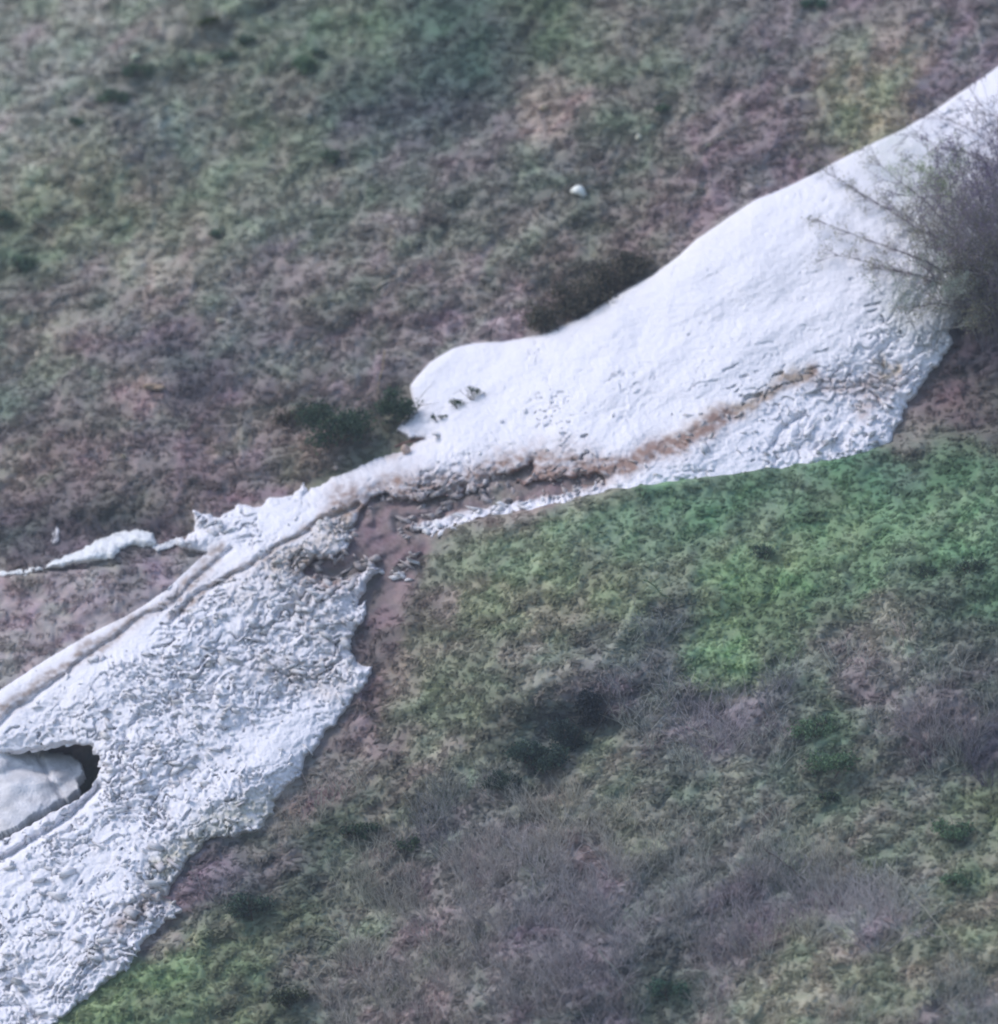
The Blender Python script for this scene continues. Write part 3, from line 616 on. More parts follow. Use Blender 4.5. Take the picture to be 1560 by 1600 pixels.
small_snow('snow_patch', [(238, 852), (262, 846), (276, 838), (283, 842), (266, 858), (246, 864)], 'small greyish snow scrap between the wedge-shaped patch and the main tongue', .15, .6, (.66, .66, .68))
small_snow('snow_patch', [(80, 846), (88, 822), (94, 826), (92, 848), (84, 852)], 'narrow upright snow scrap above the wedge-shaped patch', .12, .2, (.6, .58, .6))

# ------------------------------------------------------------------ vegetation builders
def tubes(segs):
    """segs: list of (p0, p1, r0, r1) -> three-sided tapered tubes"""
    S = np.array([np.concatenate([a, b]) for a, b, _, _ in segs]); R0 = np.array([s[2] for s in segs]); R1 = np.array([s[3] for s in segs])
    A, B = S[:, :3], S[:, 3:]; d = B - A; d /= np.linalg.norm(d, axis=1, keepdims=True) + 1e-9
    ref = np.where(np.abs(d[:, 2:3]) > .9, np.array([[1., 0, 0]]), np.array([[0, 0, 1.]]))
    u = np.cross(d, ref); u /= np.linalg.norm(u, axis=1, keepdims=True) + 1e-9; v = np.cross(d, u)
    V = []
    for base, r in ((A, R0), (B, R1)):
        for k in range(3):
            a = k * 2 * math.pi / 3
            V.append(base + (u * math.cos(a) + v * math.sin(a)) * r[:, None])
    V = np.stack(V, 1).reshape(-1, 3); n = len(segs); o = np.arange(n)[:, None] * 6
    F = np.concatenate([np.stack([o[:, 0] + k, o[:, 0] + (k + 1) % 3, o[:, 0] + 3 + (k + 1) % 3, o[:, 0] + 3 + k], -1) for k in range(3)])
    return V, F

def grow(r, p, d, L, rad, depth, segs, tips, spread=.55, up=.15, kids=4, nseg=4):
    q = p.copy(); dd = d / np.linalg.norm(d); step = L / nseg
    for i in range(nseg):
        dd = dd + r.normal(size=3) * .13 + np.array([0, 0, up * .3]); dd /= np.linalg.norm(dd)
        q2 = q + dd * step
        r0 = rad * (1 - .75 * i / nseg); r1 = rad * (1 - .75 * (i + 1) / nseg)
        segs.setdefault(depth, []).append((q, q2, r0, r1)); q = q2
        if depth > 0 and i >= 1:
            for _ in range(max(1, kids // (nseg - 1))):
                nd = dd + r.normal(size=3) * spread; nd[2] += up
                grow(r, q, nd, L * r.uniform(.35, .6), rad * .5, depth - 1, segs, tips, spread, up, kids, max(2, nseg - 1))
    tips.append(q)

def leaf_cloud(r, centres, n, spread, size, cols, flat=.7, nleafy=False):
    C = centres[r.integers(0, len(centres), n)] + r.normal(size=(n, 3)) * spread * np.array([1, 1, flat])
    a = r.normal(size=(n, 3)); a /= np.linalg.norm(a, axis=1, keepdims=True); b = np.cross(a, r.normal(size=(n, 3))); b /= np.linalg.norm(b, axis=1, keepdims=True) + 1e-9
    s = (size * r.uniform(.6, 1.4, n))[:, None]
    V = np.stack([C - a * s, C + b * s * .55, C + a * s, C - b * s * .55], 1).reshape(-1, 3)
    F = np.arange(4 * n).reshape(-1, 4)
    n_ = n; cc = (2.4 if nleafy else 1.5) * cols[r.integers(0, len(cols), n)] * r.uniform(.75, 1.25, (n, 1))
    return V, F, np.repeat(cc, 4, 0)

def seen(*cs): return np.array([alb(c) for c in cs])

def leafy_bush(seed, wx, hz, cols, nleaf=2500, leaf=.05):
    """meshes of an evergreen or leafy bush: stems, foliage"""
    r = np.random.default_rng(seed); segs, tips, stems = {}, [], []
    for k in range(4):
        a = r.uniform(0, 6.28); d = np.array([math.cos(a) * .7, math.sin(a) * .5, 1.0])
        grow(r, np.array([math.cos(a) * .1, math.sin(a) * .1, -.1]), d, hz * .75, .03, 1, segs, tips, .6, .1, 3, 3)
        stems.append(sum(segs.values(), [])); segs = {}
    lob = []
    for k in range(11):
        a = r.uniform(0, 6.28); rr = r.uniform(.1, 1) ** .6
        lob.append([math.cos(a) * rr * wx * .46, math.sin(a) * rr * wx * .3, hz * r.uniform(.25, .8) * (1 - .3 * rr)])
    lob = np.array(lob)
    LV, LF, LC = leaf_cloud(r, lob, nleaf, min(wx, hz) * .15, leaf, cols)
    out_ = []
    for sg in stems:
        V, F = tubes(sg); out_.append(('stem', mesh_np('stem', V, F, M_TWIG, np.tile(alb((80, 74, 74)), (len(V), 1)))))
    return out_ + [('foliage', mesh_np('foliage', LV, LF, M_LEAF, LC))]

def bare_bush(seed, wx, hz, col, dense=9, rad=.028, lean=(0, 0), leaf_cols=None, nleaf=0, leafsz=.03, depth=2):
    r = np.random.default_rng(seed); segs, tips, mains, rest = {}, [], [], []
    for k in range(dense):
        a = r.uniform(0, 6.28); o = np.array([math.cos(a), math.sin(a), 0]) * r.uniform(0, .12) * wx
        d = np.array([math.cos(a) * wx / hz * .5 + lean[0], math.sin(a) * wx / hz * .35 + lean[1], 1.0])
        grow(r, o + np.array([0, 0, -.1]), d, hz * r.uniform(.6, .95), rad, depth, segs, tips, .5, .12, 5, 4)
        mains.append(segs.pop(depth)); rest += sum(segs.values(), []); segs = {}
    W, G = tubes([(a, b, max(p, .0085), max(q, .006)) for a, b, p, q in rest])
    c = tune(alb(col), 2.7, .6)
    parts = []
    for sg in mains:
        V, F = tubes(sg); parts.append(('stem', mesh_np('stem', V, F, M_TWIG, np.tile(c * .85, (len(V), 1)))))
    parts += [('twigs', mesh_np('twigs', W, G, M_TWIG, np.tile(c, (len(W), 1)) * np.repeat(r.uniform(.8, 1.25, (len(W) // 6, 1)), 6, 0)))]
    if nleaf:
        LV, LF, LC = leaf_cloud(r, np.array(tips), nleaf, .12, leafsz, leaf_cols, 1.0, True)
        parts.append(('foliage', mesh_np('foliage', LV, LF, M_LEAF, LC)))
    return parts

def put(name, parts, px, py, label, cat='bush', scale=1.0, rz=0.0, group=None, sink=.05):
    p = surf(px, py); e = link(name, None, label=label, cat=cat, group=group, loc=p - np.array([0, 0, sink]))
    e.scale = (scale,) * 3 if np.isscalar(scale) else scale
    e.rotation_euler[2] = rz
    for n, me_ in parts: link(n, me_, e, kind='stuff' if n in ('twigs', 'foliage', 'leaves') else None)
    return e

PX = 1 / 40.0
DG = seen((44, 64, 56), (56, 76, 62), (38, 52, 52), (66, 84, 70))
SG = seen((66, 86, 78), (78, 98, 84), (58, 76, 74), (88, 106, 92))
BG = seen((78, 76, 70), (62, 62, 60), (90, 84, 78), (52, 58, 56))
GG = seen((72, 96, 78), (84, 108, 88), (62, 84, 72), (98, 122, 104))
TG = seen((56, 84, 76), (68, 96, 86), (44, 66, 62))
VG = seen((74, 68, 78), (86, 78, 86), (58, 56, 68), (98, 90, 92))
OL = seen((88, 88, 76), (78, 80, 70), (94, 94, 84))

for k, (px, py, w_, h_, cols, nl, lab) in enumerate([
    (520, 702, 108, 92, DG, 3600, 'dark green rounded bush just above the narrow neck of the snow'),
    (614, 676, 52, 96, DG, 1800, 'dark green bush pressed against the blunt left corner of the wide snow'),
    (462, 668, 60, 46, BG, 900, 'small dull green bush beside the dark rounded bush'),
    (852, 522, 60, 70, BG, 1500, 'dark brownish bush at the lower left end of the hollow by the snow bend'),
    (884, 506, 70, 84, BG, 2000, 'darkest brown bush, second from the lower end of the snow edge hollow'),
    (922, 484, 76, 74, BG, 1900, 'brown bush in the middle of the hollow beside the snow edge'),
    (958, 456, 76, 66, BG, 1700, 'brown bush near the upper end of the hollow beside the snow edge'),
    (990, 426, 56, 46, BG, 1000, 'small brown bush at the very top end of the hollow beside the snow'),
    (210, 118, 66, 34, SG, 700, 'dark green tussock bush with a pale stone above it near the top left'),
    (178, 160, 60, 28, SG, 600, 'flat teal-green bush just downhill of the tussock bush at the top left'),
    (120, 196, 34, 18, SG, 300, 'tiny dark bush lowest in the top left cluster'),
    (326, 40, 38, 24, seen((52, 66, 40), (66, 78, 48)), 400, 'small olive-dark bush highest on the slope'),
    (386, 70, 30, 24, SG, 350, 'little dark teal bush between two grassy ribs near the top'),
    (352, 92, 44, 20, SG, 350, 'low teal-green bush strip beside the little dark teal bush'),
    (472, 116, 40, 44, GG, 600, 'bright green bush with dark gaps on the upper slope'),
    (500, 90, 30, 22, SG, 260, 'dark bush just above the bright green bush with gaps'),
    (338, 370, 34, 20, SG, 350, 'lone dark green bush in the middle of the olive grass'),
    (516, 256, 34, 30, SG, 350, 'dark green bush at the foot of the teal turf patch'),
    (36, 424, 36, 40, SG, 500, 'teal-green bush low at the left edge of the far slope'),
    (4, 352, 36, 30, SG, 350, 'teal bush half cut by the left picture edge'),
    (1272, 14, 44, 26, TG, 450, 'dark teal bush at the very top of the brown slope'),
    (1030, 176, 36, 22, SG, 300, 'small dark bush right of the pale scree patch'),
    (790, 1232, 60, 34, seen((46, 60, 58), (58, 74, 68)), 1300, 'low bluish green bush at the bottom end of the deep hollow'),
    (884, 1172, 46, 60, seen((40, 54, 58), (48, 62, 62)), 1800, 'dark teal bush between the nearly black bush and the broad bluish one'),
    (838, 1200, 76, 52, seen((40, 56, 56), (50, 68, 64), (58, 76, 70)), 3000, 'dark bluish green bush in the deep hollow of the near slope'),
    (922, 1144, 36, 92, seen((42, 48, 58), (36, 44, 52), (56, 62, 72)), 2200, 'nearly black upright bush at the head of the hollow'),
    (396, 1432, 60, 50, seen((58, 76, 72), (66, 86, 78), (50, 64, 64)), 1200, 'dark teal bush at the top of the bright green strip near the snow'),
    (460, 1572, 60, 34, seen((52, 62, 50), (64, 72, 58)), 700, 'low dark bush at the bottom of the near slope under the snow tip'),
    (1046, 1560, 56, 40, TG, 800, 'dark green bush among bare scrub near the bottom centre'),
    (1272, 1150, 60, 40, GG, 900, 'bright green bush with pale tips right of the purple scrub'),
    (1300, 1210, 76, 50, GG, 1000, 'broad mid green bush below the bright pale-tipped one'),
    (1290, 1250, 40, 22, DG, 300, 'small dark green bush under the broad mid green bush'),
    (1515, 892, 54, 24, SG, 500, 'dark green bush on the right edge of the bright green slope'),
    (1450, 900, 44, 20, SG, 350, 'thin dark green bush left of the one at the right edge'),
    (1490, 1310, 60, 40, GG, 700, 'fresh green bush with pale leaves on the lower right slope'),
    (1495, 1385, 40, 30, GG, 350, 'small yellowish green bush beneath the fresh green bush'),
    (1195, 870, 34, 26, SG, 300, 'small bright tussock bush in the middle of the green turf'),
    (640, 1330, 44, 30, DG, 400, 'dark green bush low in the brown bank beside the snow'),
    (560, 1310, 60, 34, DG, 600, 'dark green bush at the foot of the bare brown bank'),
]):
    put('bush', leafy_bush(200 + k, w_ * PX, h_ * PX, cols, int(nl * 1.3), .06), px, py, lab)

GR = (104, 102, 110); PU = (96, 88, 102); BR = (104, 94, 94); DK = (66, 64, 76)
for k, (px, py, w_, h_, c_, dn, lab) in enumerate([
    (292, 655, 130, 105, DK, 12, 'dark twiggy bush on the brown far slope left of the green bushes'),
    (440, 400, 60, 44, PU, 7, 'bare purplish bush on the far slope above the brown hollow'),
    (70, 862, 110, 60, DK, 10, 'dark bare bush above the thin streak of snow at the left edge'),
    (180, 832, 130, 50, DK, 10, 'dark bare bush leaning over the wedge-shaped snow patch'),
    (165, 722, 60, 40, PU, 7, 'small purplish bare bush high above the wedge-shaped patch'),
    (372, 735, 56, 40, (84, 68, 76), 7, 'reddish dark bare bush above the ragged snow pieces'),
    (640, 215, 110, 44, (70, 72, 88), 9, 'bluish dark bare bush at the lower rim of the teal turf'),
    (1190, 86, 80, 50, (76, 74, 84), 8, 'bare dark bush on the brown slope near the top right'),
    (1180, 160, 60, 34, (74, 66, 80), 7, 'bare purplish bush under the top right bare bush'),
    (225, 250, 60, 40, (82, 86, 96), 7, 'faint grey bare bush on the olive slope at upper left'),
    (1110, 1170, 170, 110, PU, 14, 'broad purple-grey bare bush below the bright green turf'),
    (1205, 1110, 70, 70, (80, 82, 94), 9, 'blue-grey bare bush at the upper right of the broad purple one'),
    (1455, 1160, 170, 110, (92, 84, 92), 13, 'brown-purple bare bush near the right edge'),
    (1545, 1225, 100, 90, (64, 56, 78), 12, 'dark violet bush cut by the right picture edge'),
    (1370, 1480, 200, 120, GR, 16, 'large pale grey bare bush with a pole lying beside it'),
    (1150, 1500, 150, 110, (92, 82, 94), 12, 'purplish bare bush left of the large pale grey bush'),
    (940, 1570, 160, 120, (92, 88, 98), 12, 'bare grey bush with crossed pale stems at the bottom centre'),
    (690, 1330, 90, 70, (80, 76, 86), 9, 'dark greyish bare bush on the rim below the hollow'),
    (340, 1405, 120, 80, (84, 78, 92), 10, 'purple-grey bare bush reaching over the lower snow edge'),
    (1030, 1010, 120, 90, (78, 88, 94), 10, 'blue-grey bare bush at the left end of the bright green turf'),
    (850, 1360, 160, 90, GR, 12, 'grey bare bush in the middle of the lower scrub'),
    (760, 1440, 150, 90, (96, 92, 98), 12, 'grey bare bush left of the middle of the lower scrub'),
    (1230, 1390, 110, 90, (84, 84, 90), 10, 'bare bush with a dark leaning branch on the lower slope'),
    (1520, 1600, 120, 60, (96, 94, 102), 10, 'grey bare bush in the bottom right corner'),
    (600, 1560, 150, 90, (100, 96, 98), 12, 'grey bare bush at the bottom left of the near slope'),
    (950, 1450, 150, 90, (92, 88, 98), 12, 'mauve bare bush above the crossed pale stems'),
    (1400, 1060, 110, 60, (100, 98, 100), 9, 'pale bare bush with straw around it below the green turf'),
    (980, 1100, 110, 70, (86, 86, 94), 9, 'thin bare bush right of the nearly black bush'),
]):
    put('bare_bush', bare_bush(300 + k, w_ * PX * .9, h_ * PX * .68, c_, int(dn * 1.0), .022), px, py, lab)

for k, (px, py, w_, h_, lab) in enumerate([
    (122, 462, 46, 34, 'pale arching dead grass tussock at the lower rim of the olive turf'),
    (106, 534, 44, 34, 'pale pinkish dead grass tussock below the arching one near the left edge'),
    (852, 196, 70, 30, 'tan dead grass tussock in the pale patch of the upper slope'),
    (1412, 1006, 50, 44, 'pale dead grass tussock fanned out below the bright green turf'),
    (592, 462, 40, 26, 'pale dead grass tussock beside the stick above the hollow'),
    (700, 404, 36, 26, 'faded dead grass tussock in the middle of the brown far slope'),
]):
    put('dead_tussock', bare_bush(700 + k, w_ * PX, h_ * PX, (128, 116, 108), 9, .016, depth=1), px, py, lab, 'grass tussock')

# the big shrub at the right that spreads its branches over the snow
def big_shrub(seed, px, py, ends, label, leaves, lift=1.2):
    r = np.random.default_rng(seed); root = surf(px, py)
    e = link('overhanging_shrub', None, label=label, cat='shrub', loc=root)
    for (ex, ey, up_) in ends:
        tip = P([ex], [ey], macro(np.array([float(ex)]), np.array([float(ey)])) + .6 + up_)[0] - root
        segs = {}; tips = []
        n = 9; prev = np.zeros(3); rad = .055
        for i in range(1, n + 1):
            t = i / n
            q = tip * t + np.array([0, 0, 1]) * math.sin(t * math.pi) * .35 * lift + r.normal(size=3) * .05
            r0 = rad * (1 - .8 * (t - 1 / n)); r1 = rad * (1 - .8 * t)
            segs.setdefault(2, []).append((prev, q, r0, r1))
            d = (q - prev) / np.linalg.norm(q - prev)
            if i > 2:
                for _ in range(4):
                    nd = d * 1.1 + r.normal(size=3) * .5
                    grow(r, q, nd, r.uniform(.5, 1.3) * (1.25 - .6 * t), .013, 1, segs, tips, .42, .05, 3, 4)
            prev = q
        V, F = tubes(segs[2]); c = alb((82, 74, 94)) * 1.5
        b = link('branch', mesh_np('branch', V, F, M_TWIG, np.tile(c * .7, (len(V), 1))), e)
        W, G = tubes([(a_, b_, max(p_, .008), max(q_, .006)) for a_, b_, p_, q_ in segs[1] + segs[0]])
        link('twigs', mesh_np('twigs', W, G, M_TWIG, np.tile(c, (len(W), 1)) * np.repeat(r.uniform(.7, 1.2, (len(W) // 6, 1)), 6, 0)), b, kind='stuff')
        if leaves:
            LV, LF, LC = leaf_cloud(r, np.array(tips), leaves, .17, .034, OL, 1.0, True)
            link('leaves', mesh_np('leaves', LV, LF, M_LEAF, LC), b, kind='stuff')
    return e
big_shrub(1, 1640, 520, [(1265, 255, .4), (1290, 350, .6), (1345, 235, .8), (1310, 400, .5), (1400, 330, 1.2), (1440, 260, 1.4), (1340, 300, .6), (1380, 420, .9),
                         (1450, 380, 1.6), (1480, 300, 1.8), (1500, 420, 1.8), (1470, 470, 1.2), (1520, 340, 2.0), (1540, 270, 2.0), (1560, 400, 2.2), (1420, 480, .8), (1530, 500, 1.4), (1590, 330, 2)],
          'large dark shrub at the right edge with bare branches fanning over the snow', 1300)
put('bare_bush', bare_bush(406, 150 * PX, 170 * PX, (76, 72, 86), 24, .028, leaf_cols=seen((80, 72, 98), (70, 64, 88)), nleaf=12000), 1560, 400,
    'dark dense bush behind the fanned branches at the right picture edge', sink=.1)
big_shrub(2, 1680, 330, [(1450, 170, .4), (1480, 230, .6), (1520, 150, .8), (1420, 215, .5), (1545, 200, 1.0), (1500, 260, .9), (1580, 250, 1.2)],
          'second shrub higher up whose thin branches cross the top right snow', 60)
put('bare_bush', bare_bush(402, 190 * PX, 230 * PX, (84, 78, 90), 30, .03, leaf_cols=seen((88, 78, 104), (76, 70, 92), (90, 88, 88)), nleaf=15000), 1556, 520,
    'tallest dark bush cut by the right picture edge beside the wide snow', sink=.1)
put('bare_bush', bare_bush(404, 110 * PX, 110 * PX, (112, 112, 112), 9, .02, leaf_cols=seen((98, 112, 88), (88, 100, 78), (108, 120, 100)), nleaf=5200), 1456, 352,
    'airy grey-green bush low on the snow between the fanned bare branches', sink=.1)
put('bare_bush', bare_bush(405, 130 * PX, 120 * PX, (100, 104, 110), 9, .02, leaf_cols=seen((96, 108, 106), (88, 98, 98), (112, 120, 120)), nleaf=4600), 1452, 545,
    'thin blue-green bush in front of the lower right corner of the wide snow', sink=.1)
put('bare_bush', bare_bush(403, 120 * PX, 150 * PX, (82, 78, 88), 22, .026, leaf_cols=seen((86, 78, 98), (90, 92, 84)), nleaf=8500), 1492, 470,
    'dark bush with olive tips rising in front of the right end of the snow', sink=.1)
put('bare_bush', bare_bush(401, 130 * PX, 130 * PX, (76, 70, 84), 18, .026, leaf_cols=OL, nleaf=700), 1540, 540, 'dense dark bush standing where the wide snow ends at the right', sink=.1)

# green shoots that poke out of the snow
for k, (px, py, w_, h_, lab) in enumerate([(741, 622, 18, 26, 'upright green shoot poking from the snow, highest of the sprigs by the corner'),
                                            (716, 634, 26, 16, 'middle green sprig between the upright shoot and the flat one in the snow'),
                                            (686, 655, 34, 10, 'flat green sprig lowest of the row melting out of the snow')]):
    put('sprig', leafy_bush(500 + k, w_ * PX, h_ * PX, DG, 260, .035), px, py, lab, 'sprig', sink=0)

# ------------------------------------------------------------------ stones and sticks
def stone(px, py, wpx, hpx, col, label, seed):
    r = np.random.default_rng(seed)
    import bmesh
    bm = bmesh.new(); bmesh.ops.create_icosphere(bm, subdivisions=3, radius=1)
    V = np.array([v.co[:] for v in bm.verts]); F = np.array([[v.index for v in f.verts] for f in bm.faces]); bm.free()
    n = sum((np.clip(V @ (lambda q: q / np.linalg.norm(q))(r.normal(size=3)), .45, 1) - .45)[:, None] * -.45 for _ in range(9))
    V = V * (1 + n) + .05 * np.sin(V * 5 + seed)
    V = V * np.array([wpx * PX * .5, wpx * PX * .4, hpx * PX * .62])
    p = surf(px, py)
    c = alb(col)
    return link('rock', mesh_np('rock', V, F, M_ROCK, np.tile(c, (len(V), 1)), False), label=label, cat='rock', loc=p + np.array([0, -.05, .08]))
for k, a in enumerate([
    (906, 304, 30, 20, (236, 238, 242), 'white boulder, the largest pale stone on the far slope'),
    (998, 218, 16, 11, (206, 208, 206), 'small whitish rock upslope right of the white boulder'),
    (852, 172, 20, 15, (150, 140, 130), 'tan rock in the pale scree on the upper slope'),
    (78, 293, 12, 9, (168, 168, 148), 'little cream rock in the olive grass at the left'),
    (212, 92, 26, 8, (158, 172, 164), 'flat pale rock above the tussock bush at the top left'),
    (482, 184, 16, 8, (170, 174, 176), 'pale rock in grass below the bright green bush with gaps'),
    (548, 68, 14, 12, (160, 176, 160), 'light rock on the green rib near the top'),
    (704, 318, 12, 7, (142, 152, 150), 'small grey rock in the middle of the far slope'),
    (194, 716, 10, 12, (156, 148, 140), 'tiny buff rock in the brown slope above the wedge-shaped patch'),
    (240, 608, 44, 13, (146, 130, 122), 'long buff rock left of the dark twiggy bush'),
    (345, 503, 26, 9, (158, 156, 152), 'pale streaked rock in the brown slope above the twiggy bush'),
    (760, 438, 26, 14, (136, 132, 132), 'grey rock left of the snow bend hollow'),
    (1268, 1142, 9, 8, (186, 206, 180), 'tiny white rock beside the pale-tipped green bush'),
    (635, 708, 20, 20, (176, 158, 158), 'pinkish rock at the neck where the snow narrows'),
    (524, 734, 12, 9, (150, 142, 146), 'little grey rock on the bank above the narrow snow'),
]):
    stone(*a, 600 + k)

def stick(x0, y0, x1, y1, rad, col, label, l0=.08, l1=.08, name='stick'):
    a = surf(x0, y0) + NRM * l0; b = surf(x1, y1) + NRM * l1
    r = np.random.default_rng(int(x0)); n = 6; segs = []; pts_ = [a + (b - a) * i / n + (r.normal(size=3) * rad * .9 if 0 < i < n else 0) for i in range(n + 1)]
    for i in range(n): segs.append((pts_[i] - a, pts_[i + 1] - a, rad * (1 - .5 * i / n), rad * (1 - .5 * (i + 1) / n)))
    m_ = (pts_[3] - a); segs.append((m_, m_ + (b - a) * .18 + np.array([0, 0, .12]), rad * .5, rad * .25))
    V, F = tubes(segs)
    return link(name, mesh_np(name, V, F, M_TWIG, np.tile(alb(col), (len(V), 1)), False), label=label, cat='stick', loc=a)
stick(1100, 236, 1132, 214, .06, (150, 150, 142), 'short pale stick upslope of the snow on the brown slope', name='fallen_stick')
stick(588, 452, 642, 428, .06, (160, 156, 156), 'pale stick lying on the far slope above the hollow', name='fallen_stick')
stick(1388, 1364, 1492, 1482, .035, (142, 144, 138), 'long thin pale pole lying across the large grey bush', .5, .2, name='fallen_pole')
stick(1196, 1338, 1262, 1384, .045, (74, 68, 70), 'dark leaning dead branch on the lower near slope', .5, .3, name='fallen_branch')
stick(1008, 912, 1052, 942, .035, (62, 84, 62), 'dark thin branch lying in the grass left of the bright turf', .2, .1, name='fallen_branch')
stick(606, 560, 588, 636, .03, (136, 126, 112), 'slender pale stem standing between the two dark green bushes', .5, .0, name='dead_stalk')
stick(618, 700, 664, 688, .05, (120, 92, 96), 'brown stick half buried at the neck of the snow', name='fallen_stick')
stick(1080, 1150, 1125, 1170, .05, (128, 128, 134), 'pale grey dead branch inside the broad purple bush', .6, .3, name='fallen_branch')
stick(940, 1500, 1010, 1580, .035, (132, 136, 140), 'pale crossed stem lying in the bottom centre scrub', .6, .3, name='fallen_branch')

# ------------------------------------------------------------------ ground cover nobody could count
def sample_ground(n, x0, x1, y0, y1, wfun):
    c = RNG.uniform([x0, y0], [x1, y1], (n, 2)); k = wfun(c[:, 0], c[:, 1])
    x, y = c[:, 0], c[:, 1]
    k = k * ss(x0, x0 + 260, x) * ss(x1, x1 - 260, x) * ss(y0, y0 + 260, y) * ss(y1, y1 - 260, y)
    return c[RNG.random(n) < k]

def tufts(name, c, nbl, hgt, wid, bright, label, mat, rise=.15, var=.07):
    x, y = c[:, 0], c[:, 1]; h = ground_h(x, y); base = P(x, y, h - .02)
    col = mottle(ground_col(x, y), x, y, 1.0) * bright * RNG.uniform(1 - var, 1 + var, (len(c), 1))
    n = len(c) * nbl
    B = np.repeat(base, nbl, 0) + RNG.normal(size=(n, 3)) * np.array([.10, .10, .0]); C = np.repeat(col, nbl, 0) * RNG.uniform(.93, 1.07, (n, 1))
    sc_ = np.repeat(RNG.uniform(.5, 1.3, len(c)), nbl)
    H = hgt * sc_ * RNG.uniform(.6, 1.2, n)
    down = np.array([NRM[0], NRM[1], -(NRM[0] ** 2 + NRM[1] ** 2) / NRM[2]]); down /= np.linalg.norm(down)
    side = np.cross(NRM, down)
    patch = np.repeat(fbm(x / 45, y / 45, 180, 2) * 2.2, nbl)
    a = patch + RNG.normal(size=n) * .75
    L = down * np.cos(a)[:, None] + side * np.sin(a)[:, None]
    s = np.cross(NRM, L) * (wid * RNG.uniform(.6, 1.3, n))[:, None] + NRM * (wid * RNG.normal(size=n) * .15)[:, None]
    mid = B + (L * .55 + NRM * rise * .8) * H[:, None]; tip = B + (L * 1.25 + NRM * rise * RNG.uniform(.4, 1.2, n)[:, None]) * H[:, None]
    V = np.stack([B - s, B + s, mid + s * .7, mid - s * .7, tip], 1).reshape(-1, 3)
    o = np.arange(n) * 5
    F = np.concatenate([np.stack([o, o + 1, o + 2], -1), np.stack([o, o + 2, o + 3], -1), np.stack([o + 3, o + 2, o + 4], -1)])
    return link(name, mesh_np(name, V, F, mat, np.repeat(C, 5, 0)), label=label, kind='stuff')

def open_ground(x, y, m):
    return (dsnow(x, y) < -m) | ((near_bank(x, y)[1] > 1) & (x > 700))

def is_turf(x, y):
    c = ground_col(x, y); green = c[:, 1] / (c[:, 0] + 1e-6)
    return green
def w_green(x, y):
    return open_ground(x, y, 4) * ss(.93, 1.12, is_turf(x, y))
def w_brown(x, y):
    e = sdf(EARTH, x, y)
    bare = np.maximum.reduce([ss(70, 20, np.hypot((x - 600) / 1.0, (y - 900) / 2.2)), ss(60, 10, np.abs(y - 950)) * (x < 330) * .8, ss(90, 30, np.hypot(x - 1470, (y - 610))) * .6])
    return open_ground(x, y, 5) * (e < -10) * (1 - ss(.97, 1.12, is_turf(x, y))) * (1 - .85 * bare)
tufts('green_grass', sample_ground(128000, -330, 1900, -330, 1930, w_green), 4, .19, .066, 1.0, 'short rough green grass over the turf parts of both slopes', M_GRASS)
tufts('dead_grass', sample_ground(98000, -330, 1900, -330, 1930, w_brown), 4, .26, .060, 1.0, 'flattened brown dead grass and bracken over the bare slopes', M_GRASS, .15, .09)

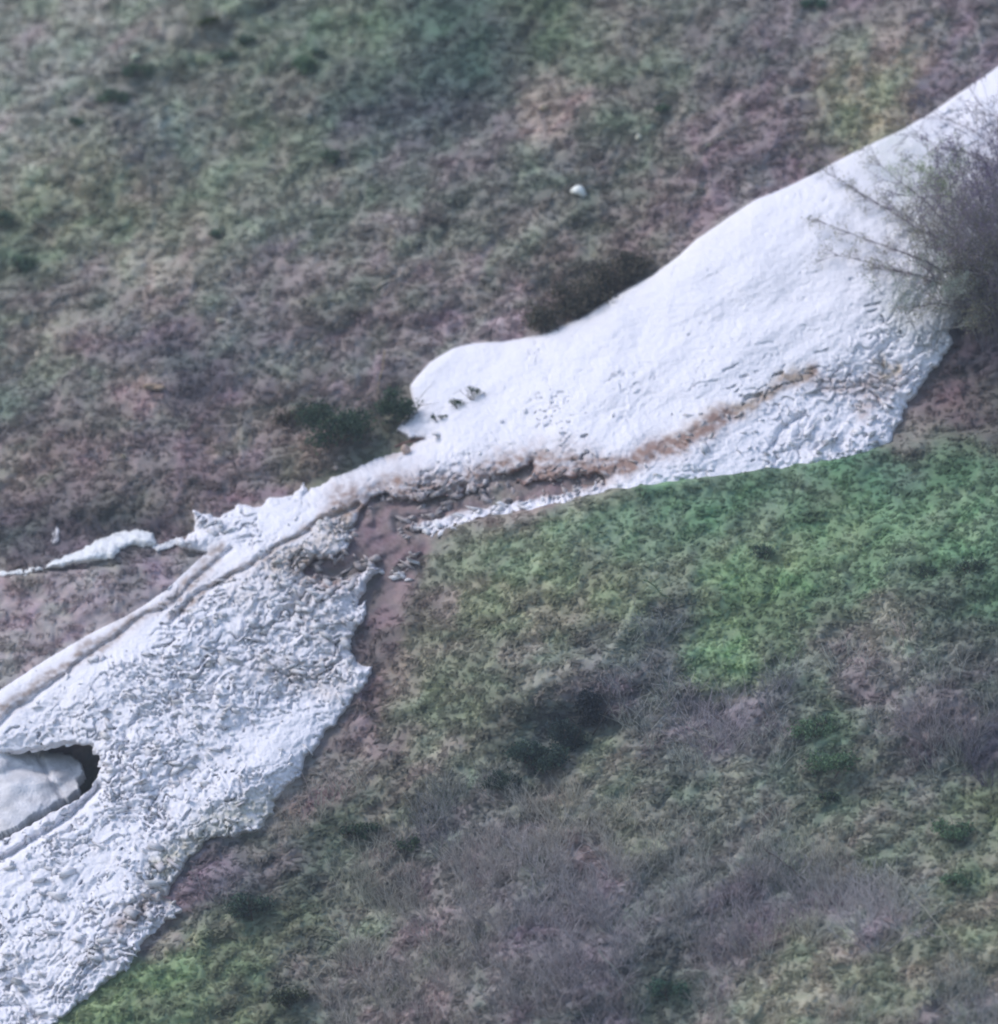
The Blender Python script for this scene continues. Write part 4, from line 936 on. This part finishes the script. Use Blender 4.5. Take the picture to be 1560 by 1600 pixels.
def w_scrub(x, y):
    nb, dn = near_bank(x, y)
    c = ground_col(x, y); pur = c[:, 0] + c[:, 2] - 2 * c[:, 1] * .92
    return ss(-.015, .012, pur) * ((y > 1230) & (x > 430) | (y > 1000) & (x > 950)) * (fbm(x / 60, y / 60, 111, 2) > -.02)
def scrub(name, c, label):
    r = RNG; x, y = c[:, 0], c[:, 1]; base = P(x, y, ground_h(x, y) - .03)
    col = ground_col(x, y) * 1.75
    segs, cc = [], []
    for i in range(len(c)):
        for k in range(5):
            d = np.array([r.normal() * .45 - .1, r.normal() * .4, 1.0]); L = r.uniform(.35, 1.0); q = base[i] + r.normal(size=3) * [.15, .15, 0]; p1 = q + d * L * .5
            p2 = p1 + (d + r.normal(size=3) * .35) * L * .5; p3 = p1 + (d + r.normal(size=3) * .6) * L * .4
            segs += [(q, p1, .012, .009), (p1, p2, .009, .005), (p1, p3, .008, .005)]; cc += [i] * 3
    V, F = tubes(segs)
    C = np.repeat(col[np.array(cc)] * r.uniform(.75, 1.3, (len(cc), 1)), 6, 0)
    return link(name, mesh_np(name, V, F, M_TWIG, C), label=label, kind='stuff')
scrub('bare_undergrowth', sample_ground(9000, 380, 1700, 980, 1720, w_scrub)[:2200], 'tangle of low leafless twigs covering the lower near slope')

# ------------------------------------------------------------------ the evening air between the two sides of the valley
hv = np.empty(len(bpy.data.objects['hillside'].data.vertices) * 3); bpy.data.objects['hillside'].data.vertices.foreach_get('co', hv); hv = hv.reshape(-1, 3)
lo = np.minimum(hv.min(0), CAM) - np.array([3, 3, 1.0]); hi = np.maximum(hv.max(0), CAM) + np.array([3, 3, 3.0])
HV = [(x, y, z) for x in (lo[0], hi[0]) for y in (lo[1], hi[1]) for z in (lo[2], hi[2])]
HF = [(0, 1, 3, 2), (4, 6, 7, 5), (0, 4, 5, 1), (2, 3, 7, 6), (0, 2, 6, 4), (1, 5, 7, 3)]
mh = bpy.data.materials.new('thin_haze'); mh.use_nodes = True; mh.node_tree.nodes.clear()
vo = mh.node_tree.nodes.new('ShaderNodeVolumePrincipled'); oo = mh.node_tree.nodes.new('ShaderNodeOutputMaterial')
vo.inputs['Color'].default_value = (.76, .86, 1.0, 1); vo.inputs['Density'].default_value = HAZE; vo.inputs['Anisotropy'].default_value = 0.0
mh.node_tree.links.new(vo.outputs[0], oo.inputs['Volume'])
link('haze', mesh_np('haze', HV, HF, mh), kind='stuff', label='thin bluish evening haze over the valley')
